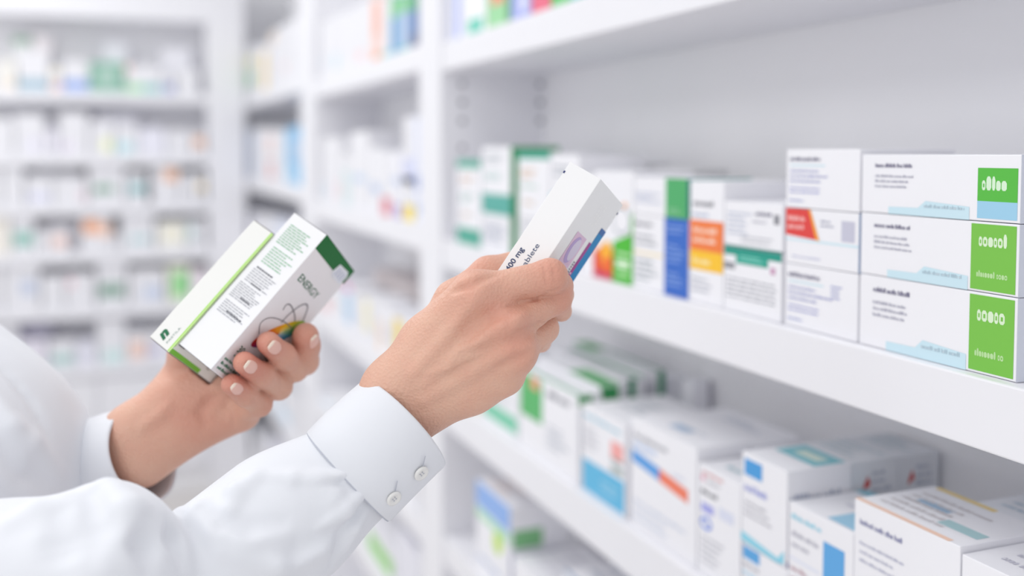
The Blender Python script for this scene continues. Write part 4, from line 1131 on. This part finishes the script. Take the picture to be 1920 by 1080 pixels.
def seam(fr, t, rad, off=.0004):
    p0, ax, s_, t_, L, r0, r1, flat, skew = fr; n = 96; r = r0 + (r1 - r0) * t + off
    bm = bmesh.new(); rings = []
    for i in range(n):
        a = 2 * math.pi * i / n; dr = s_ * math.cos(a) + t_ * math.sin(a) * flat
        p = p0 + ax * (L * t + skew * t * -dr.dot(FW)) + dr * (r * (1 + .012 * math.sin(3 * a + 4 * t)))
        rings.append([bm.verts.new(p + (dr * math.cos(b) + ax * math.sin(b)) * rad) for b in [k * math.pi / 3 for k in range(6)]])
    for i in range(n):
        a, b = rings[i], rings[(i + 1) % n]
        for k in range(6): bm.faces.new((a[k], a[(k + 1) % 6], b[(k + 1) % 6], b[k]))
    bmesh.ops.recalc_face_normals(bm, faces=bm.faces)
    me = bpy.data.meshes.new('seam'); bm.to_mesh(me); bm.free(); me.materials.append(M_SEAM)
    return me
child('seam', seam(fr, .0, .0006, -.001), shirt)
def toPx(p):
    d = p - CAM; z = d.dot(FW)
    return 960 + F_PX * d.dot(RT) / z, 540 - F_PX * (d.dot(UP) / z - SHIFT * 1920 / F_PX)
def button(px, py, cf, fr):
    p0, ax, s_, t_, L, r0, r1, flat, skew = fr; best = None
    for i in range(360):
        a = math.radians(i); nrm = s_ * math.cos(a) + t_ * math.sin(a)
        for j in range(5, 96):
            t = j / 100; p = p0 + ax * (L * t + skew * t * -nrm.dot(FW)) + nrm * (r0 + (r1 - r0) * t + .0012)
            if nrm.dot(CAM - p) <= 0: continue
            x, y = toPx(p); e = (x - px) ** 2 + (y - py) ** 2
            if best is None or e < best[0]: best = (e, p, nrm)
    _, p, nrm = best
    bm = bmesh.new()
    prof = [(0, .0012), (.0022, .0012), (.0032, .0018), (.0044, .0020), (.0052, .0013), (.0053, .0004), (.0046, 0)]
    n = 24; side = nrm.cross(ax).normalized(); up = nrm.cross(side); rings = []
    for r, h in prof:
        rings.append([bm.verts.new(p + nrm * h + (side * math.cos(2 * math.pi * k / n) + up * math.sin(2 * math.pi * k / n)) * max(r, .00005)) for k in range(n)])
    for a, b in zip(rings, rings[1:]):
        for k in range(n): bm.faces.new((a[k], a[(k + 1) % n], b[(k + 1) % n], b[k]))
    bm.faces.new(rings[0])
    for sx, sy in ((1, 1), (-1, 1), (1, -1), (-1, -1)):      # thread holes
        r = bmesh.ops.create_icosphere(bm, subdivisions=1, radius=.00055, matrix=Matrix.Translation(p + nrm * .0013 + side * (.0009 * sx) + up * (.0009 * sy)))
        for v_ in r['verts']:
            for f in v_.link_faces: f.material_index = 1
    # stitched buttonhole beside the button
    q0 = p + ax * .001 - side * .0
    bmesh.ops.recalc_face_normals(bm, faces=bm.faces)
    me = bpy.data.meshes.new('button'); bm.to_mesh(me); bm.free(); me.materials.append(M_BUTTON); me.materials.append(M_SEAM)
    for f in me.polygons: f.use_smooth = True
    o = child('button', me, shirt)
    bm = bmesh.new()
    u_ = Vector((0, 0, 1)); u_ = (u_ - nrm * u_.dot(nrm)).normalized(); w_ = u_.cross(nrm)
    c_ = p + u_ * .0085
    vs = [bm.verts.new(c_ + u_ * a + w_ * b + nrm * .0004) for a, b in ((-.005, -.0005), (.005, -.0003), (.005, .0003), (-.005, .0005))]
    bm.faces.new(vs)
    me = bpy.data.meshes.new('buttonhole'); bm.to_mesh(me); bm.free(); me.materials.append(M_SEAM)
    child('buttonhole', me, shirt)
button(789, 886, c1, fr)
button(737, 934, c1, fr)
hit = surf(F, D, 124, 858)
if hit:
    bm = bmesh.new(); bmesh.ops.create_uvsphere(bm, u_segments=16, v_segments=8, radius=.0042)
    for v_ in bm.verts: v_.co.x *= .45
    bmesh.ops.translate(bm, verts=bm.verts, vec=at(133, 859, .775))
    me = bpy.data.meshes.new('button'); bm.to_mesh(me); bm.free(); me.materials.append(M_BUTTON)
    for f in me.polygons: f.use_smooth = True
    child('button', me, shirt)
